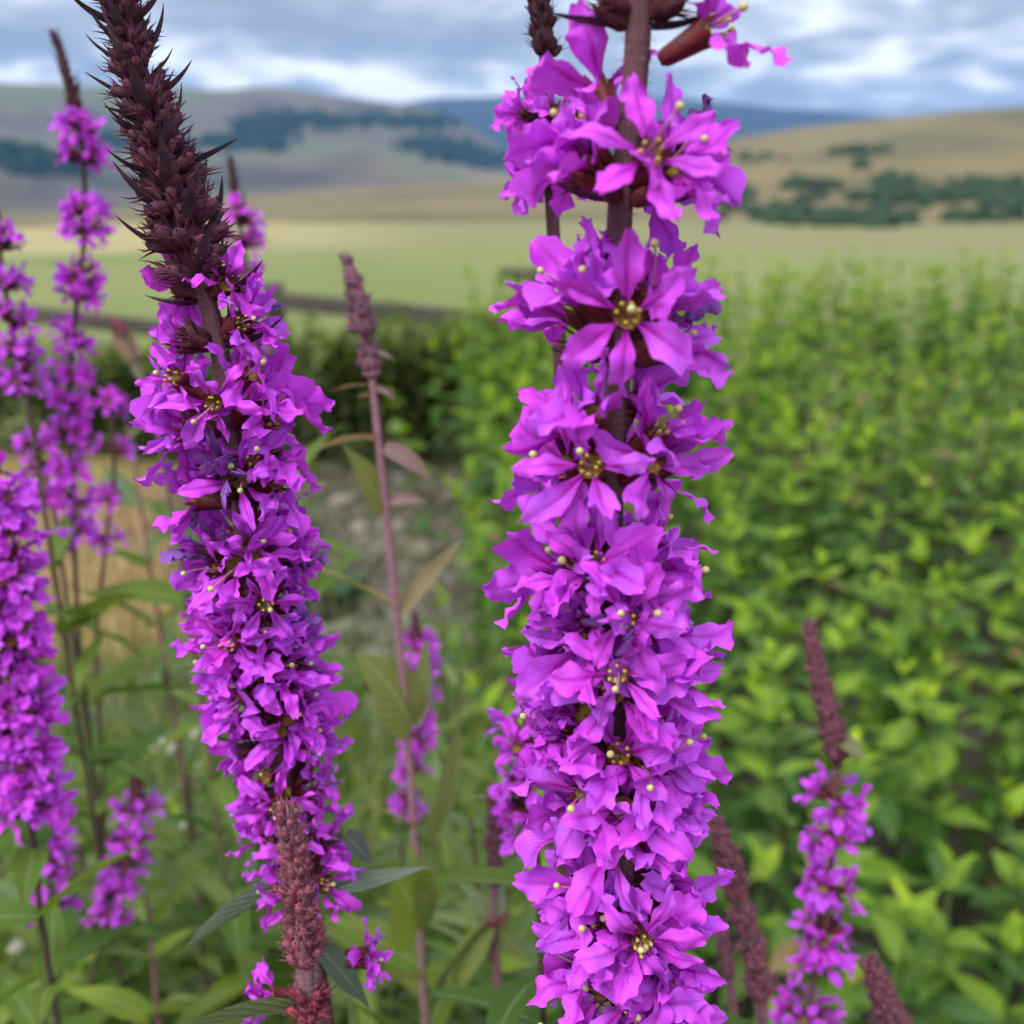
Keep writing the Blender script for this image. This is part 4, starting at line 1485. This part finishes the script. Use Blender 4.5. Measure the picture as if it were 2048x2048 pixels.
for y in (250, 330, 370):
    c, T = O.at_y(y)
    for b in range(8):
        O.bud(c, T, b * PI / 4, 0.45, 1.0, 0.0015, 0, (1.0, 0.8, 0.8))
    for q in range(4):
        O.flower(c, T, q * 1.6 + y, 0.4, 0.8, 1.0, 0, False, 0.002)
Q = bud_stem('pinkish young leaf shoot blurred in front of the fence rail', 0.44, [(225, 640), (245, 665), (275, 720), (300, 800), (320, 900)], [(640, 672, 0.002, 0.004)], 57, col=(3.2, 2.6, 2.4), stemcol=(1.2, 1.8, 1.2), rad=(0.0008, 0.0010))
for (b, t, wd, c, dy, fc) in [((270, 715), (220, 640), .2, (.36, .22, .17), 0, .6), ((285, 760), (250, 690), .12, (.3, .26, .2), 0, .5), ((300, 800), (370, 740), .1, (.3, .27, .18), 0, .4), ((310, 850), (350, 800), .12, (.25, .2, .1), 0, .4)]:
    Q.leaf(b, t, wd, c, dy, fc)

for sp_, yy, n_ in ((D, 1200, 8), (D2, 1230, 6), (D3, 1200, 7), (E, 1160, 8), (F, 1640, 8), (F2, 1780, 7), (G, 1880, 7), (H, 950, 8), (J, 1640, 8), (K2, 1720, 5), (Q, 1050, 8), (I, 1900, 5), (LS, 2060, 5), (Mx, 2060, 4), (K, 1960, 4)):
    sp_.stem_leaves(yy, n_, (0.085, 0.155, 0.030))

# ------------------------------------------------------------------ leafy green stems in the tangle below
def leafy_stem(i, px, py, Y, tone, parts, label, group, yellow=0.0):
    rg = random.Random(3000 + i)
    top = P(px, py, Y)
    base = Vector((top.x + rg.gauss(0, 0.04), Y + rg.gauss(0, 0.04), 0))
    base.z = terr(base.x, base.y)
    h = top - base
    mb = MB()
    pts = [h * u + Vector((math.sin(u * 3) * 0.01, 0, 0)) for u in (0, 0.25, 0.5, 0.75, 1)]
    red = rg.random() < 0.5
    tube(mb, pts, [0.0035, 0.0032, 0.0028, 0.0022, 0.001], 6)
    lv = []
    az = rg.uniform(0, PI)
    sp = rg.uniform(0.030, 0.045)
    for k in range(rg.randint(7, 10)):
        u = 1 - (0.01 + k * sp) / h.length
        if u < 0.05:
            break
        c = h * u
        for s in (0, PI):
            ln = (0.030 + 0.010 * min(k, 4)) * rg.uniform(0.8, 1.3)
            col = mixt(tone, mixt(tone, (0.25, 0.30, 0.06), 0.8), rg.random() * (0.6 if k < 3 else 0.35))
            col = mixt(col, (0.17, 0.23, 0.16), 0.5 * rg.random() ** 2)
            lv.append((leaf_matrix(c, az + s + rg.gauss(0, 0.2), rg.uniform(0.2, 1.0), ln, rg.gauss(0, 0.4)), rg.randrange(6), col))
        az += PI / 2 + rg.gauss(0, 0.2)
    if parts:
        t = tag(empty('leafy_stem', base), label, 'plant', group)
        o = obj('stalk', mb.mesh('stalk', [M_STEM if red else M_STALK]), t)
        o.color = (1.3, 1.3, 1.2, 1) if red else (1, 1, 1, 1)
        for (m, g, c) in lv:
            o = obj('leaf', WILLOW_ME[g], t, m)
            o.color = (*c, 1)
    else:
        m2 = MB()
        m2.add(mb.v, mb.f, 0, mb.uv, (0.12, 0.07, 0.05, 1) if red else (0.12, 0.18, 0.05, 1))
        for (m, g, c) in lv:
            G = WILLOW_GEO[g]
            m2.add([m @ v for v in G[0]], G[1], 0, G[2], (*c, 1))
        o = obj('leafy_stem', m2.mesh('leafy_stem', [M_LEAFT], tint=True), None, Matrix.Translation(base))
        tag(o, label, 'plant', group)


rg = random.Random(19)
cnt = 0
for i in range(130):
    Y = rg.uniform(0.38, 0.80) if i % 5 < 3 else rg.uniform(0.7, 2.0)
    px = rg.uniform(-150, 1010) if i % 5 else rg.uniform(600, 1000)
    lo = 1180 if px < 560 else (1560 if px < 860 else 1150)
    py = rg.uniform(max(lo, 1480), 2100) if Y < 0.75 else rg.uniform(lo, 2050) if Y < 1.2 else rg.uniform(max(lo, 1220), 1800)
    tone = mixt((0.035, 0.090, 0.010), (0.27, 0.36, 0.040), rg.random() ** 1.3)
    near = Y < 1.15 and cnt < 46
    cnt += near
    leafy_stem(i, px, py, Y, tone, near, 'slim green leafy stem in the blurred tangle under the purple spikes', 'leafy stems in the tangle')
# one tall pale green stalk
leafy_stem(900, 252, 850, 0.62, (0.13, 0.19, 0.06), True, 'tall pale green stalk with paired leaves beside the leaning spike', None)

# broad-leaved docks on the gravel
for i, (x, y, Yd, sz, colr, lab) in enumerate([(640, 1150, 2.6, 0.20, (0.045, 0.105, 0.055), 'low dark blue green broad leaved plant on the gravel'), (560, 1010, 2.2, 0.24, (0.085, 0.20, 0.018), 'low plant with large bright green oval leaves beside the leaning spike')]):
    p = ground_hit(x, y + 60)
    t = tag(empty('broad_leaf_plant', (p.x, p.y, terr(p.x, p.y))), lab, 'plant')
    rg = random.Random(i)
    for k in range(9):
        m = leaf_matrix(Vector((0, 0, 0.02)), k * 0.72 + rg.gauss(0, 0.2), rg.uniform(0.5, 1.2), sz * rg.uniform(0.7, 1.2), rg.gauss(0, 0.2))
        o = obj('leaf', BROAD_ME[k % 3], t, m)
        o.color = (*mixt(colr, (0.12, 0.19, 0.10), rg.random() * 0.4), 1)

# ------------------------------------------------------------------ the hazy air
vs = [(x, y, z) for z in (-45, 720) for y in (-7600, 7600) for x in (-7600, 7600)]
fs = [(0, 2, 3, 1), (4, 5, 7, 6), (0, 1, 5, 4), (2, 6, 7, 3), (0, 4, 6, 2), (1, 3, 7, 5)]
m, t, out = new_mat('air')
vol = N(t, 'ShaderNodeVolumePrincipled')
vol.inputs['Color'].default_value = (0.22, 0.52, 1.0, 1)
vol.inputs['Density'].default_value = 0.00008
vol.inputs['Anisotropy'].default_value = 0.0
L(t, vol.outputs[0], out.inputs['Volume'])
hz = obj('haze', new_mesh('haze', vs, fs, [m], smooth=False))
hz['kind'] = 'stuff'
hz['label'] = 'thin blue haze over the valley'
